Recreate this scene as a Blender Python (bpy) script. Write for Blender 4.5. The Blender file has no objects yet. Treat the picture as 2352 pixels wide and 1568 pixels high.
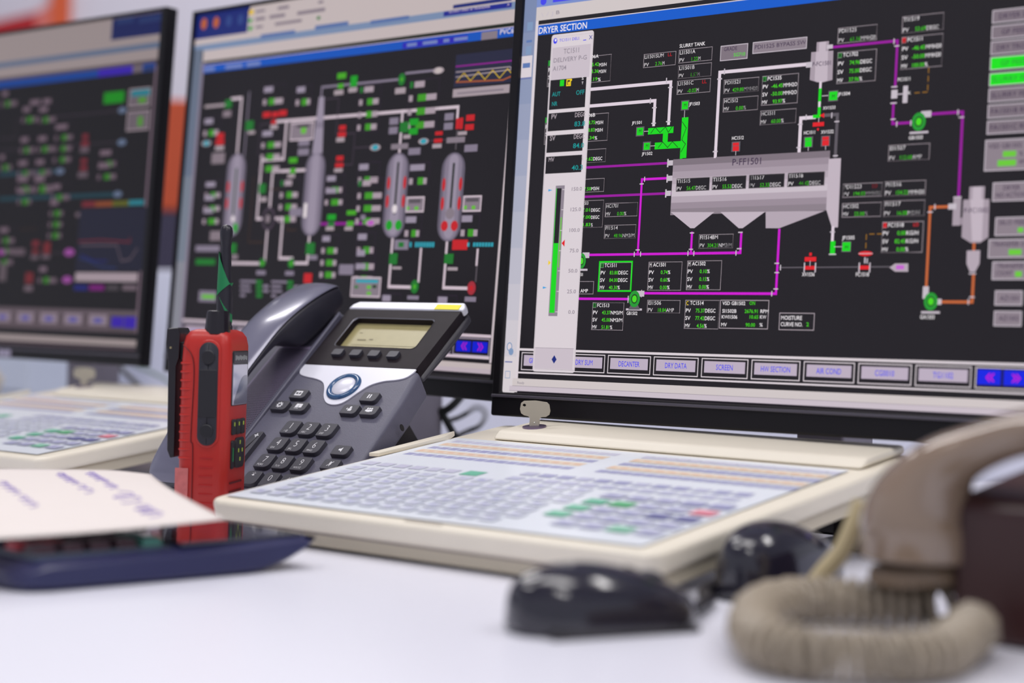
import bpy, bmesh, math, random
from mathutils import Matrix, Vector, Euler
random.seed(4)
C = bpy.context.scene.collection
sc = bpy.context.scene
PI = math.pi
# ------------------------------------------------------------------ camera, world, lights
FPX = 4100.0
cd = bpy.data.cameras.new('camera'); cam = bpy.data.objects.new('camera', cd); C.objects.link(cam)
cd.sensor_width = 36.0; cd.sensor_fit = 'HORIZONTAL'; cd.lens = FPX/2352*36.0
cd.clip_start = 0.02; cd.clip_end = 60
ROLL, PITCH, EYE = 0.03, -0.008, 0.15
cam.matrix_world = Matrix.Translation((0, 0, EYE)) @ Matrix.Rotation(PI/2+PITCH, 4, 'X') @ Matrix.Rotation(ROLL, 4, 'Z')
cd.dof.use_dof = True; cd.dof.focus_distance = 1.39; cd.dof.aperture_fstop = 3.2; cd.dof.aperture_blades = 8
sc.camera = cam
w = bpy.data.worlds.new('room_light'); sc.world = w; w.use_nodes = True
bg = w.node_tree.nodes['Background']; bg.inputs[0].default_value = (0.80, 0.82, 0.95, 1); bg.inputs[1].default_value = 0.57
sc.view_settings.view_transform = 'Standard'; sc.view_settings.look = 'None'
sc.view_settings.exposure = 0.0; sc.view_settings.gamma = 1.0; sc.view_settings.use_curve_mapping = False
def lamp(x, y, z, sx, sy, power, col=(1, .97, .96), rz=0.0):
    l = bpy.data.lights.new('ceiling_and_fill_lamp', 'AREA'); l.shape = 'RECTANGLE'; l.size = sx; l.size_y = sy
    l.energy = power; l.color = col
    o = bpy.data.objects.new('ceiling_and_fill_lamp', l); C.objects.link(o); o.location = (x, y, z); o.rotation_euler = (0, 0, rz)
for (x, y) in ((-1.4, 0.7), (0.10, 0.62), (1.5, 0.7), (0.6, -1.3), (-0.9, 2.5)):
    lamp(x, y, 2.05, 1.5 if x == .1 else 1.1, 0.50 if x == .1 else .24, 19 if x == .1 else 15, rz=-.72)
lamp(-.8, 4.9, 2.2, 1.6, 0.5, 34)  # unseen fill lamp, added to brighten the back wall
# ------------------------------------------------------------------ helpers
def lin(c):
    c = c/255.0
    return c/12.92 if c <= .04045 else ((c+.055)/1.055)**2.4
def L3(r, g, b): return (lin(r), lin(g), lin(b), 1)
MATS = {}
def mat(name, rgb, rough=.5, metal=0., var=.06, scale=40., bump=0., coat=0., emit=None, spec=.5, bscale=None, alpha=1., trans=0.):
    if name in MATS: return MATS[name]
    m = bpy.data.materials.new(name); m.use_nodes = True; nt = m.node_tree; p = nt.nodes['Principled BSDF']
    c = L3(*rgb)
    tc = nt.nodes.new('ShaderNodeTexCoord'); ns = nt.nodes.new('ShaderNodeTexNoise')
    ns.inputs['Scale'].default_value = scale; ns.inputs['Detail'].default_value = 5
    nt.links.new(tc.outputs['Object'], ns.inputs['Vector'])
    mx = nt.nodes.new('ShaderNodeMix'); mx.data_type = 'RGBA'
    mx.inputs['A'].default_value = tuple(max(0, v*(1-var)) for v in c[:3])+(1,)
    mx.inputs['B'].default_value = tuple(min(1, v*(1+var)) for v in c[:3])+(1,)
    nt.links.new(ns.outputs['Fac'], mx.inputs['Factor']); nt.links.new(mx.outputs['Result'], p.inputs['Base Color'])
    p.inputs['Roughness'].default_value = rough; p.inputs['Metallic'].default_value = metal
    p.inputs['Specular IOR Level'].default_value = spec
    p.inputs['Coat Weight'].default_value = coat; p.inputs['Coat Roughness'].default_value = .08
    p.inputs['Alpha'].default_value = alpha; p.inputs['Transmission Weight'].default_value = trans
    if emit: p.inputs['Emission Color'].default_value = L3(*emit[:3]); p.inputs['Emission Strength'].default_value = emit[3]
    if bump:
        n2 = nt.nodes.new('ShaderNodeTexNoise'); n2.inputs['Scale'].default_value = bscale or 900; n2.inputs['Detail'].default_value = 3
        nt.links.new(tc.outputs['Object'], n2.inputs['Vector'])
        b = nt.nodes.new('ShaderNodeBump'); b.inputs['Strength'].default_value = bump; b.inputs['Distance'].default_value = .0004
        nt.links.new(n2.outputs['Fac'], b.inputs['Height']); nt.links.new(b.outputs['Normal'], p.inputs['Normal'])
    MATS[name] = m; return m
def colmat(name, emit=1., base=.006, rough=.5):
    """surface whose printed or displayed colours come from the mesh's colour attribute"""
    if name in MATS: return MATS[name]
    m = bpy.data.materials.new(name); m.use_nodes = True; nt = m.node_tree; p = nt.nodes['Principled BSDF']
    a = nt.nodes.new('ShaderNodeAttribute'); a.attribute_name = 'ink'
    p.inputs['Roughness'].default_value = rough; p.inputs['Specular IOR Level'].default_value = .5 if not emit else .25
    if emit:
        p.inputs['Base Color'].default_value = (base, base, base*1.05, 1)
        nt.links.new(a.outputs['Color'], p.inputs['Emission Color']); p.inputs['Emission Strength'].default_value = emit
    else:
        ns = nt.nodes.new('ShaderNodeTexNoise'); ns.inputs['Scale'].default_value = 60
        mx = nt.nodes.new('ShaderNodeMix'); mx.data_type = 'RGBA'; mx.inputs['Factor'].default_value = .04
        nt.links.new(a.outputs['Color'], mx.inputs['A']); nt.links.new(ns.outputs['Color'], mx.inputs['B'])
        nt.links.new(mx.outputs['Result'], p.inputs['Base Color'])
    MATS[name] = m; return m

class MB:
    """collects polygons; build() links them as one mesh object"""
    def __init__(s): s.v = []; s.f = []; s.m = []; s.col = []; s.ms = []; s.cur = 0; s.c = None; s.smooth = []; s.sm = True
    def mat(s, m):
        if m not in s.ms: s.ms.append(m)
        s.cur = s.ms.index(m); return s
    def add(s, vs, fs, M=None):
        o = len(s.v)
        s.v += [tuple(M @ Vector(p)) if M else tuple(p) for p in vs]
        for f in fs:
            s.f.append([i+o for i in f]); s.m.append(s.cur); s.col.append(s.c); s.smooth.append(s.sm)
        return s
    def box(s, x0, x1, y0, y1, z0, z1, M=None):
        return s.add([(x0,y0,z0),(x1,y0,z0),(x1,y1,z0),(x0,y1,z0),(x0,y0,z1),(x1,y0,z1),(x1,y1,z1),(x0,y1,z1)],
            [(0,3,2,1),(4,5,6,7),(0,1,5,4),(1,2,6,5),(2,3,7,6),(3,0,4,7)], M)
    def prism(s, pts, z0, z1, M=None, top=None):
        """extrude an outline given counter-clockwise in xy"""
        n = len(pts); t = top or pts
        vs = [(x, y, z0) for x, y in pts]+[(x, y, z1) for x, y in t]
        return s.add(vs, [list(range(n))[::-1], list(range(n, 2*n))]+[(i, (i+1) % n, n+(i+1) % n, n+i) for i in range(n)], M)
    def rings(s, rs, cap=True, M=None, close=True):
        n = len(rs[0]); vs = [p for r in rs for p in r]; fs = []
        for k in range(len(rs)-1):
            for i in range(n if close else n-1):
                j = (i+1) % n
                fs.append((k*n+i, k*n+j, (k+1)*n+j, (k+1)*n+i))
        if cap: fs += [list(range(n))[::-1], list(range((len(rs)-1)*n, len(rs)*n))]
        return s.add(vs, fs, M)
    def lathe(s, prof, n=24, M=None):
        return s.rings([[(r*math.cos(2*PI*i/n), r*math.sin(2*PI*i/n), z) for i in range(n)] for r, z in prof], True, M)
    def tube(s, pts, r, n=10, M=None):
        P = [Vector(p) for p in pts]; rs = []; up = Vector((0, 0, 1))
        for i, p in enumerate(P):
            t = (P[min(i+1, len(P)-1)]-P[max(i-1, 0)]).normalized()
            if i == 0:
                a = t.orthogonal().normalized()
            else:
                a = (a - t*a.dot(t)).normalized()
            b = t.cross(a); rr = r[i] if isinstance(r, (list, tuple)) else r
            rs.append([tuple(p+a*rr*math.cos(2*PI*k/n)+b*rr*math.sin(2*PI*k/n)) for k in range(n)])
        return s.rings(rs, True, M)
    def build(s, name, parent=None, M=None, m=None, bevel=0, seg=2, smooth=True, subsurf=0, angle=35, recalc=True):
        me = bpy.data.meshes.new(name); me.from_pydata(s.v, [], s.f)
        if m and not s.ms: s.ms = [m]
        for q in s.ms: me.materials.append(q)
        for p, i, k in zip(me.polygons, s.m, s.smooth): p.material_index = i; p.use_smooth = smooth and k
        if any(c is not None for c in s.col):
            a = me.color_attributes.new('ink', 'FLOAT_COLOR', 'CORNER')
            buf = []
            for p, c in zip(me.polygons, s.col): buf += list(c or (1, 1, 1, 1))*p.loop_total
            a.data.foreach_set('color', buf)
        if recalc:
            b = bmesh.new(); b.from_mesh(me); bmesh.ops.recalc_face_normals(b, faces=b.faces); b.to_mesh(me); b.free()
        me.update()
        o = bpy.data.objects.new(name, me); C.objects.link(o)
        if bevel:
            bv = o.modifiers.new('bevel', 'BEVEL'); bv.width = bevel; bv.segments = seg; bv.limit_method = 'ANGLE'; bv.angle_limit = math.radians(angle); bv.harden_normals = True
        if subsurf:
            ss = o.modifiers.new('sub', 'SUBSURF'); ss.levels = subsurf; ss.render_levels = subsurf
        if smooth and not subsurf and not bevel:
            me.set_sharp_from_angle(angle=math.radians(angle))
        place(o, parent, M); return o
WORLD = {}
def place(o, parent, M):
    M = M or Matrix.Identity(4)
    if parent is not None:
        o.parent = parent; o.matrix_parent_inverse = Matrix.Identity(4)
        o.matrix_basis = WORLD[parent.name].inverted() @ M
    else: o.matrix_basis = M
    WORLD[o.name] = M
def thing(name, label, cat, M, group=None):
    o = bpy.data.objects.new(name, None); C.objects.link(o); o.empty_display_size = .02
    o.matrix_basis = M; WORLD[o.name] = M.copy(); return tag(o, label, cat, group)
def tag(o, label, cat, group=None, kind=None):
    o['label'] = label; o['category'] = cat
    if group: o['group'] = group
    if kind: o['kind'] = kind
    return o
def struct(o, label=None, cat=None):
    o['kind'] = 'structure'
    if label: o['label'] = label; o['category'] = cat
    return o
def basis(o, x, y, z):
    return Matrix(((x[0],y[0],z[0],o[0]),(x[1],y[1],z[1],o[1]),(x[2],y[2],z[2],o[2]),(0,0,0,1)))
def rrect(x0, y0, x1, y1, r, n=5, rs=None):
    rs = rs or (r, r, r, r); out = []
    for (cx, cy, a, q) in ((x1-rs[0], y0+rs[0], -90, rs[0]), (x1-rs[1], y1-rs[1], 0, rs[1]), (x0+rs[2], y1-rs[2], 90, rs[2]), (x0+rs[3], y0+rs[3], 180, rs[3])):
        for k in range(n+1):
            t = math.radians(a+90*k/n); out.append((cx+q*math.cos(t), cy+q*math.sin(t)))
    return out
def spline(pts, k=8):
    P = [Vector(p) for p in pts]; out = []
    for i in range(len(P)-1):
        a = P[max(i-1, 0)]; b = P[i]; c = P[i+1]; d = P[min(i+2, len(P)-1)]
        for j in range(k):
            t = j/k
            out.append(.5*((2*b)+(c-a)*t+(2*a-5*b+4*c-d)*t*t+(3*b-a-3*c+d)*t**3))
    return out+[P[-1]]
# glyph outlines from Blender's built-in font
GL = {}
def glyph(ch, bold=.012):
    if ch in 'MW': bold = min(bold, 0)
    key = (ch, bold)
    if key in GL: return GL[key]
    def mesh_of(t):
        cu = bpy.data.curves.new('glyph', 'FONT'); cu.body = t; cu.size = 1; cu.resolution_u = 2; cu.offset = bold
        ob = bpy.data.objects.new('glyph', cu); C.objects.link(ob)
        bpy.context.view_layer.update()
        me = ob.to_mesh(); vs = [tuple(v.co) for v in me.vertices]; fs = [tuple(p.vertices) for p in me.polygons]
        ob.to_mesh_clear(); bpy.data.objects.remove(ob); bpy.data.curves.remove(cu)
        return vs, fs
    vs, fs = mesh_of(ch)
    def right(t):
        v, _ = mesh_of(t); return max(p[0] for p in v)
    adv = right('I'+ch+'I')-right('II') if ch != ' ' else right('I I')-right('II')
    GL[key] = (vs, fs, adv); return GL[key]
CAP = .729
def text(mb, s, x, y, h, w=0, z=0., col=None, M=None, track=1., bold=.012, fit=.62, plane='xy'):
    """letters of cap height h; w squeezes the line to that width"""
    adv = [glyph(c, bold)[2] for c in s]; tot = sum(adv) or 1
    sy = h/CAP; sx = w/tot if w else sy*fit
    cx = x; mb.c = col if col else mb.c; mb.sm = False
    for c, a in zip(s, adv):
        vs, fs, _ = glyph(c, bold)
        if plane == 'xy': mb.add([(cx+p[0]*sx, y+p[1]*sy, z) for p in vs], fs, M)
        else: mb.add([(cx+p[0]*sx, z, y+p[1]*sy) for p in vs], fs, M)
        cx += a*sx
    mb.sm = True
    return cx
# plastics
M_BLACK = mat('black_plastic', (34, 31, 36), .38, bump=.15)
M_DARK = mat('charcoal_plastic', (52, 50, 58), .42, bump=.2)
M_GREY = mat('grey_plastic', (120, 116, 124), .5)
M_CREAM = mat('cream_plastic', (236, 228, 210), .45, var=.03, bump=.1)
M_RED = mat('red_rubber', (184, 38, 30), .40, var=.08, bump=.15)
M_WHITE = mat('white_laminate', (228, 228, 238), .35, var=.02, scale=6)
M_STEEL = mat('dull_steel', (184, 176, 158), .38, metal=.5)
# ------------------------------------------------------------------ axes shared by desk and monitors
YAW = .72
def yawM(yaw, o): return Matrix.Translation(o) @ Matrix.Rotation(-yaw, 4, 'Z')
DM = yawM(YAW, (0, 0, 0))    # x runs along the row of monitors, y away from the viewer
# room
b = MB().box(-5, 5, -3, 6.2, -.80, -.75); struct(b.build('floor', m=mat('floor_vinyl', (150, 150, 160), .5, scale=3)))
b = MB().box(-6, 6, 6.2, 6.3, -.75, 2.4); struct(b.build('wall_back', m=mat('wall_paint', (214, 211, 222), .8, var=.02, scale=3)))
b = MB().box(-6, 6, -3, 6.3, 2.4, 2.45); struct(b.build('ceiling', m=mat('ceiling_paint', (225, 225, 232), .8, var=.02, scale=3)))
SCREENS = r'''@right
R 6 -17 281.6 473 321
R h -3 270.3 473 281.6
R w 466 -36 473 281
R u 14 284 60 288
E u 4 286 3.2 3.2
R 112,128,168 -17 291.2 -3 321.2
R 121,135,171 -17 261.3 -3 291.4
R 130,142,175 -17 231.5 -3 261.5
R 139,149,179 -17 201.7 -3 231.7
R 149,156,183 -17 171.8 -3 201.9
R 158,163,187 -17 142 -3 172
R 167,170,190 -17 112.2 -3 142.2
R 176,177,194 -17 82.3 -3 112.4
R 186,184,198 -17 52.5 -3 82.5
R 195,191,202 -17 22.7 -3 52.7
R 204,198,206 -17 -7.2 -3 22.9
R 214,206,210 -17 -37 -3 -7
R 5 -12 263 -6 270
R 3 -12 253 -6 255
R 5 -12 243 -6 250
R w -16.5 224 -4.5 242
R 3 -14.5 232 -6.5 236
R z -16 222.5 -4.5 224
E 5 -11 1 3 3.6
E w -11 1 2.1 2.7
E 5 -9 -3 2.6 3
R z -15 -12 -7 -11
O 5 .5 -14 -25 -8.5 -19
R w -3 -36 0 270.3
R k 0 266.9 466 270.3
R w 0 266.2 466 266.9
R b 0 258 466 266.2
T W 0.5 259.2 5.5 51.2 DRYER SECTION
T f 2.3 273.4 3.3 13.5 \ / J
T a 17.8 273.8 3.1 4.2 B
L p 2.6 56.5 209.1 137.6 209.1 137.6 177
L p 2.6 57.5 195.6 123.4 195.6 123.4 176.9
L p 2.6 182.7 149.3 182.7 213.1 261.5 213.1
L p 2.6 267.2 173.7 256 173.7 256 149.5
R f 132.8 208.3 133.8 212.7
R f 135.2 204.5 139.6 205.5
R f 135 177.9 139.4 178.9
R f 118.4 193.5 119.4 197.9
R f 121 189.6 125.4 190.6
R f 121.1 177.4 125.5 178.4
R f 186.4 211.2 187.4 215.6
R f 180.6 207.6 185 208.6
R f 180.2 152.4 184.6 153.4
L M 1.9 55.6 146.1 142.6 146.1
L M 1.9 57.3 122.6 142.9 122.6
L M 1.9 278 223.8 331.5 223.8 331.5 191.4
L M 1.9 330.9 179.6 330.9 165.2 345.6 165.2
L M 1.9 357.6 170.2 384 170.2 384 111.7
L m 1.9 143.3 134.4 115 134.4 115 75.8
L m 1.9 60.7 75.9 209.8 75.9 209.8 90.7
L m 1.9 165.2 76.3 165.2 91.5
L m 1.9 57.8 40.9 108.3 40.9
L m 1.9 120.9 45.5 242.7 45.5 242.7 92.1
L o 1.9 378.9 105.5 363.2 105.5 363.2 48.3
L o 1.9 373.2 40.3 397.8 40.3 397.8 58.9
L o 1.9 397.1 80.5 397.1 75
L d 2.4 276 174.6 286.4 174.6 286.4 144.1
L d 0.9 244.5 64.6 335.1 64.6
D t 0.7 356.8 203 356.8 185.8 344 185.8
D t 0.7 327.1 87.8 314.8 87.8 314.8 76.3
R f 117.2 132.4 118.1 136.4
R f 113 130.4 117 131.3
R f 111.2 73.9 112.1 77.9
R f 117.3 74 118.2 78
R f 112.7 78.8 116.7 79.7
R f 162.1 74 163 78
R f 167.5 73.9 168.4 77.9
R f 163.1 78.6 167.1 79.5
R f 163.2 91.1 167.2 92
R f 205.6 73.8 206.5 77.8
R f 206.6 78.5 210.6 79.4
R f 207 90.7 211 91.6
R f 240.1 67.3 244.1 68.2
R f 240.5 60.5 244.5 61.4
R f 240.4 48.5 244.4 49.4
R f 238.7 43.5 239.6 47.5
R f 245 62.6 245.9 66.6
R f 328.4 221.6 329.3 225.6
R f 329.2 219.7 333.2 220.6
R f 329.2 167.9 333.2 168.8
R f 333.8 162.8 334.7 166.8
R f 380.1 168.1 381 172.1
R f 381.2 166.1 385.2 167
R f 344.7 162.9 345.6 166.9
R f 260 172.1 260.9 176.1
R f 253.8 168.8 257.8 169.7
R f 253.6 151.8 257.6 152.7
R f 281.3 172.2 282.2 176.2
R f 284.2 169 288.2 169.9
R f 284.5 144.3 288.5 145.2
R f 366.3 103.6 367.2 107.6
R f 361.4 101.7 365.4 102.6
R f 394.6 38.5 395.5 42.5
R f 395.4 43.2 399.4 44.1
R f 138.9 144.1 143.9 148.1
R f 138.4 142.9 139.7 149.3
R f 139.1 132.2 144.1 136.2
R f 138.6 131 139.9 137.4
R f 138.6 120.6 143.6 124.6
R f 138.1 119.4 139.4 125.8
R G 118.4 169.3 142.6 174.3
R G 132.9 161.5 137.7 170.6
R G 125.6 157.3 154.3 162.6
R G 150.1 148.9 152.5 180.7
R G 150.1 149.3 156.1 180.7
L e 0.5 121.2 170.2 125 174.7 129.9 170.2 135 174.4 137.8 170 141.3 174.2
L e 0.5 129.1 158.5 133 162.8 138 158.2 142.3 162.6 147.4 158.1
L e 0.5 150.6 177.3 154.6 172.4 151 163.4 154.7 160.1 150.8 154.1
R d 106.7 168.4 114.7 176
R G 107.6 169.3 113.6 175.1
T e 109.3 171.1 2.9 2.9 M
R d 114.2 156.6 121.9 163.8
R G 115.2 157.5 120.8 162.9
T e 116.9 159.1 2.9 2.6 M
R d 148.5 186.1 156.1 193.9
R G 149.4 187 155 193
T e 151.1 188.7 2.9 2.6 M
L f 0.5 114.7 172 118.6 172
L f 0.5 121.7 160.2 125.8 160.2
L f 0.5 152.2 185.9 152.2 180.8
T W 102.4 178.1 2.6 10 JF1501
T W 113.8 153.2 2.6 10.1 JF1502
T W 156.2 189.4 2.7 9.9 JF1503
R q2 144.1 143.9 282 148.7
R q4 144.1 139.1 282 143.9
R q5 144.1 134.3 282 139.1
R q6 144.1 129.5 282 134.3
R q7 144.1 124.7 282 129.5
R q8 144.1 119.9 282 124.7
R q6 144.1 115.1 282 119.9
R q4 144.1 110.4 282 115.1
R q3 144.1 105.6 282 110.4
L p 2 182.5 151.6 182.5 149
T v 198.1 141.6 5.2 27.1 P-FF1501
P q7 144.4 108 163.5 95.2 167.2 95.1 184.7 106.9
P q7 190.2 106.8 207.3 94.3 210.8 94.2 229.8 106
P q6 230.2 106 231 93.8 242.6 93.5 280.2 105.3
P q7 281.2 142.7 291.2 142.8 291.6 93.1 286.7 93.2 281.2 106.5
L p 2.2 287.6 92.8 287.6 83.3
R G 286.2 73.3 290.2 83.3
R f 285.4 89.4 289.4 90.3
R f 285.3 73.4 291.3 74.3
R d 295.4 75.3 303.1 83
R G 296.1 76 302.5 82.3
T e 298 77.6 2.4 2.9 M
L f 0.5 289.7 79.2 295.6 79.2
T W 295.7 84.3 2.7 10 JF1505
B 148 123.5 179.2 133.9||TI1515||PV,56.47,DEGC
B 181 123.6 211.8 133.9||TI1516||PV,55.53,DEGC
B 214.1 123.5 245.2 133.9||TI1517||PV,52.33,DEGC
B 247.4 123.5 278.8 133.9||TI1518||PV,44.42,DEGC
B 13.2 214.3 78.3 236||||
B 13.6 166.8 78.8 189.1||||
B 110.2 222.1 141.2 233||LI1501SUM|LL|PV,2.76,M
B 143.8 223 174.9 233.5||LI1501A||PV,1.22,M
B 144 210.9 175 221.4||LI1501B||PV,1.57,M
B 143.8 198.7 174.9 209.4||LI1501C|LL|PV,-0.03,M
B 187.1 196.3 218.3 207||PDI1521||PV,429.88,MMH20
B 187.4 182.3 218.5 193||HC1512||MV,0.00,%
B 221.1 185.1 252.5 207.2|A|PC1535||PV,-46.45,MMH2O|SV,-50.00,MMH2O|MV,93.97,%
B 221 170.5 252 181.3||HC1511||MV,60.00,%
B 283.3 225.8 315.1 237.2||PDI1525||PV,61.16,MMH20
B 334.6 228.4 366.5 240.5||TI1519||PV,53.69,DEGC
B 334.8 202.9 366.7 225.9|r|PC1511||PV,-46.45,MMH20|SV,-50.00,MMH20|MV,100.00,%
B 284 196.7 315.7 219.6|A|TC1702||PV,74.96,DEGC|SV,75.00,DEGC|MV,37.96,%
B 328.9 138.6 360.8 150.1||EI1507||PV,112.68,AMP
B 293.9 114.3 325.5 124.2||PDI1523|LO|PV,194.03,MMH20
B 327.2 114.1 359.1 124.6||PI1516||PV,154.22,MMH20
B 294.2 100 325.6 110.3||HC1502||MV,55.00,%
B 327.3 99.7 359.2 110.9||FI1517||PV,16.08,M3/H
B 327 74.3 359 96.1|r|FC1518|LO|PV,0.00,KG/H|SV,82.45,KG/H|MV,0.00,%
B 80.6 105.7 112.6 116.7||HC1701||MV,0.00,%
B 81 88.4 112.1 99.3||FI1514||PV,48.96,NM3/M
B 172 79.4 203.1 90.2||FI1514BM||PV,304.21,NM3/M
B 126.2 47.6 157.9 69.8|M|AC1501||PV,0.74,%|SV,0.60,%|MV,0.00,%
B 162.6 48 194.1 70.4|M|AC1502||PV,0.10,%|SV,0.15,%|MV,0.00,%
B 73.5 16.2 104.8 38.1|A|FC1513||PV,43.37,NM3/M|SV,45.00,NM3/M|MV,51.81,%
B 127 30.2 158.1 40.3||EI1506||PV,18.84,AMP
B 162.7 18.6 193.9 40.5|C|TC1514||PV,75.37,DEGC|SV,77.42,DEGC|MV,4.56,%
B 78.9 47.5 109.9 69.7|A|TC1511||PV,83.80,DEGC|SV,84.00,DEGC|MV,40.30,%
B 48.6 97.6 78.9 119.6||||
B 45 149.7 78.2 160.6||||
B 45.3 126 78.3 136.9||||
B 45.8 44.5 73.5 54.9||||
O G 1.3 77.6 46.5 110.9 70.8
T W 48.1 234.1 2.9 17.1 FC1706A
T g 54.5 227.6 2.9 11.6 185.42
T W 66.2 226.8 2.9 7.7 M3/H
T g 54.4 222.1 2.9 11.6 185.36
T W 66.1 221.4 2.9 7.7 M3/H
T g 53.9 215.7 2.9 11.6 45.19
T W 65.7 215.1 2.9 3 %
T W 48.1 186.8 2.9 17.1 FC1706B
T g 54.2 180.8 2.9 11.5 178.75
T W 65.9 180.3 2.9 7.9 M3/H
T g 54.2 174.8 2.9 11.5 178.83
T W 65.9 174.3 2.9 7.9 M3/H
T g 54.1 168.5 2.9 11.5 48.34
T W 65.8 168.1 2.9 2.8 %
R j 13.2 231.6 17 236
T W 13.6 226.7 3.3 2.3 P
T W 14 220.6 3.3 2.3 S
T W 14.5 214.5 3.3 2.3 M
R j 13.5 184.7 17.4 189.1
T W 14 179.8 3.3 2.3 P
T W 14.4 173.7 3.3 2.3 S
T W 14.9 167.7 3.3 2.3 M
T W 55 116.1 2.7 8.4 TC1513
T g 54.8 110.6 2.8 11.3 97.01
T W 66.3 110.3 2.8 9.4 DEGC
T g 55.2 104.9 2.8 11.3 97.00
T W 66.7 104.6 2.8 8.7 DEGC
T g 55.6 98.8 2.8 11.3 21.83
T W 67.2 98.5 2.8 1.8 %
T g 55.2 151.5 2.9 10.4 59.62
T W 65.6 151.4 2.9 9.4 DEGC
T g 55.6 127.4 2.9 9.8 57.50
T W 65.3 127.5 2.9 8.2 M3/H
T W 60.4 45.9 2.9 7.6 AMP
T W 144.1 235.1 2.9 23.8 SLURRY TANK
R q2 182.4 221.5 207 233.2
O f 0.6 182.4 221.5 207 233.2
T v 185.3 228.9 3.1 12.1 GRADE
T g 194.4 224 2.8 10.5 SG710
R q3 211.2 224.6 258 233.4
O f 0.6 211.2 224.6 258 233.4
T v 212.8 228 3.2 44.4 PDI1525 BYPASS SW
O F 0.5 194.6 19.3 237.5 40.7
O F 0.5 246.8 19 276.4 31.6
T W 196.6 36.9 2.8 20.3 VSD GB1502
T g 220.4 37.1 2.8 5.2 ON
T W 196.7 31.1 2.8 12.7 SI1502B
T g 216.5 31.1 2.8 12.2 2676.91
T W 230.1 31.2 2.7 7.5 RPM
T W 196.3 26.7 2.8 14.2 KWI1506
T g 220.5 26.9 2.8 8.5 10.65
T W 230 27 2.7 5.7 KW
T W 196.2 20.9 2.8 5.2 MV
T g 218 21 2.8 8.4 90.00
T W 230.1 21.2 2.7 2.9 %
T W 248.2 26.5 3.1 17.9 MOISTURE
T W 248.2 21.8 3.1 18.6 CURVE NO.
T g 269.8 22 2.9 2.3 2
R q5 266.3 220.1 276.4 228.5
R q7 268.4 220.3 274.1 228.3
P q5 262.1 221.6 280.4 221.2 280.9 199.9 272.9 198.7 268.4 199.1 262 201.3
P q7 266 221.5 276 221.4 276.7 199.7 272.9 198.9 268.4 199.3 266.1 200.5
L f 3 276.3 224.3 278.3 224.3
L f 4 260.2 212.5 261.5 212.5
T v 263.3 211 3.3 16.3 P-FC1501
L p 2 271.2 198.5 271.2 193.3
L G 2.3 271.2 193.3 271.2 183.9
L p 2 271.2 183.9 271.2 179.7
L G 2.4 271.3 179.7 271.3 174.2 267.4 174.2
P r 271.6 174.6 275.6 176.3 275.8 172.7
L f 0.5 271.3 172.9 271.3 170
R r 266.5 166.8 275.9 169.8
E r 271.1 164.7 0.9 1
L f 0.6 273.2 188.8 278.7 188.8
R d 278.2 184.2 286.4 192.1
R G 279 185.1 285.6 191.3
T e 281.1 186.8 2.5 2.7 M
T W 286.2 187.9 2.6 9.8 JF1504
T W 274.3 178.7 2.4 10.4 XV1533
T W 259.3 161.5 2.6 10 HC1511
T W 273.8 161.2 2.6 10.4 XV1532
T W 196.9 160.9 2.7 10.7 HC1512
R d 197.1 151.8 204.9 159.5
R r 198.2 156.4 203.6 158.6
R r 198.4 152.4 203.8 156
L f 0.5 201.2 152 201.2 149.4
R d 259.7 151.8 267.4 159.8
R G 260.7 156.7 266.1 159
R G 260.9 152.4 266.4 156.4
L f 0.5 263.8 152 263.8 149.6
R d 274.1 151.9 281.7 159.7
R r 275.2 156.6 280.5 158.9
R r 275.3 152.5 280.7 156.3
L f 0.5 278.2 152 278.2 149.6
L f 4.5 118.3 45.1 121.5 45.1
L f 0.7 121 47.7 121 42.6
L f 0.9 108.4 43 108.4 38.3
L f 1.6 107.6 32.8 121.5 32.8
P d 111.2 36.3 118.3 36.3 120.5 32.7 108.9 32.6
E j 114.5 41 5.3 6.5
E i 114.5 41 3.1 3.8
E g 114.5 41 2.2 2.7
T W 107.5 28.5 2.8 10.7 GB1502
L f 4.5 62.7 75.6 65.2 75.6
L f 1.6 58.8 64 65.6 64
E j 59.9 71.1 4.3 6.2
E i 59.9 71.1 2.5 3.6
E g 59.9 71.1 1.8 2.6
T W 56.5 59 2.7 5.8 GB1501
L f 4.5 355 170.3 358.4 170.3
L f 1.5 345.5 157.8 358.3 157.8
E j 351.4 165.4 5.3 6.4
E i 351.4 165.4 3.1 3.7
E g 351.4 165.4 2.2 2.7
T W 344.2 153.2 2.6 11 GB1503
L f 4.5 363.2 48.6 363.2 44.6
L f 4 371.5 40.3 373.4 40.3
L f 1.5 361.3 33 373.8 33
E j 367.4 40.5 5.2 6.2
E i 367.4 40.5 3 3.6
E g 367.4 40.5 2.2 2.6
T W 359.8 28.5 2.9 11.1 GA1503
R f 329 182.9 333.8 189
L f 1 329.2 191.2 333 191.2
L f 1 329.1 179.7 333.2 179.7
L f 0.8 333.6 185.7 338.3 185.7
R f 338.1 179.2 341.8 191.3
T W 342 185 2.3 2.1 K
T W 333.4 194.8 2.6 10.3 PC1511
R r 266.1 62.9 275.1 65.6
R r 265.7 68.9 275.3 72.1
R r 269.3 72.9 271.5 75.2
L f 0.5 270.4 69 270.4 65.6
T W 264.2 58.2 2.8 10.5 XV1536
R r 311 62.8 319.1 65.5
E r 315.1 74 5.7 1.8
L f 0.5 309.7 74 320.6 74
R f 314.3 67.2 315.4 71.3
L f 0.9 316.7 70.2 316.7 67.5
T W 308.1 58 2.8 10.6 FC1518
R f 265.3 61 266.3 68
R f 274.5 60.9 275.5 67.9
R f 310.1 60.7 311.1 67.7
R f 318.5 60.6 319.5 67.6
P q6 334.5 64 338.6 66.8 348.8 66.8 349.1 61 338.9 61.1
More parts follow.
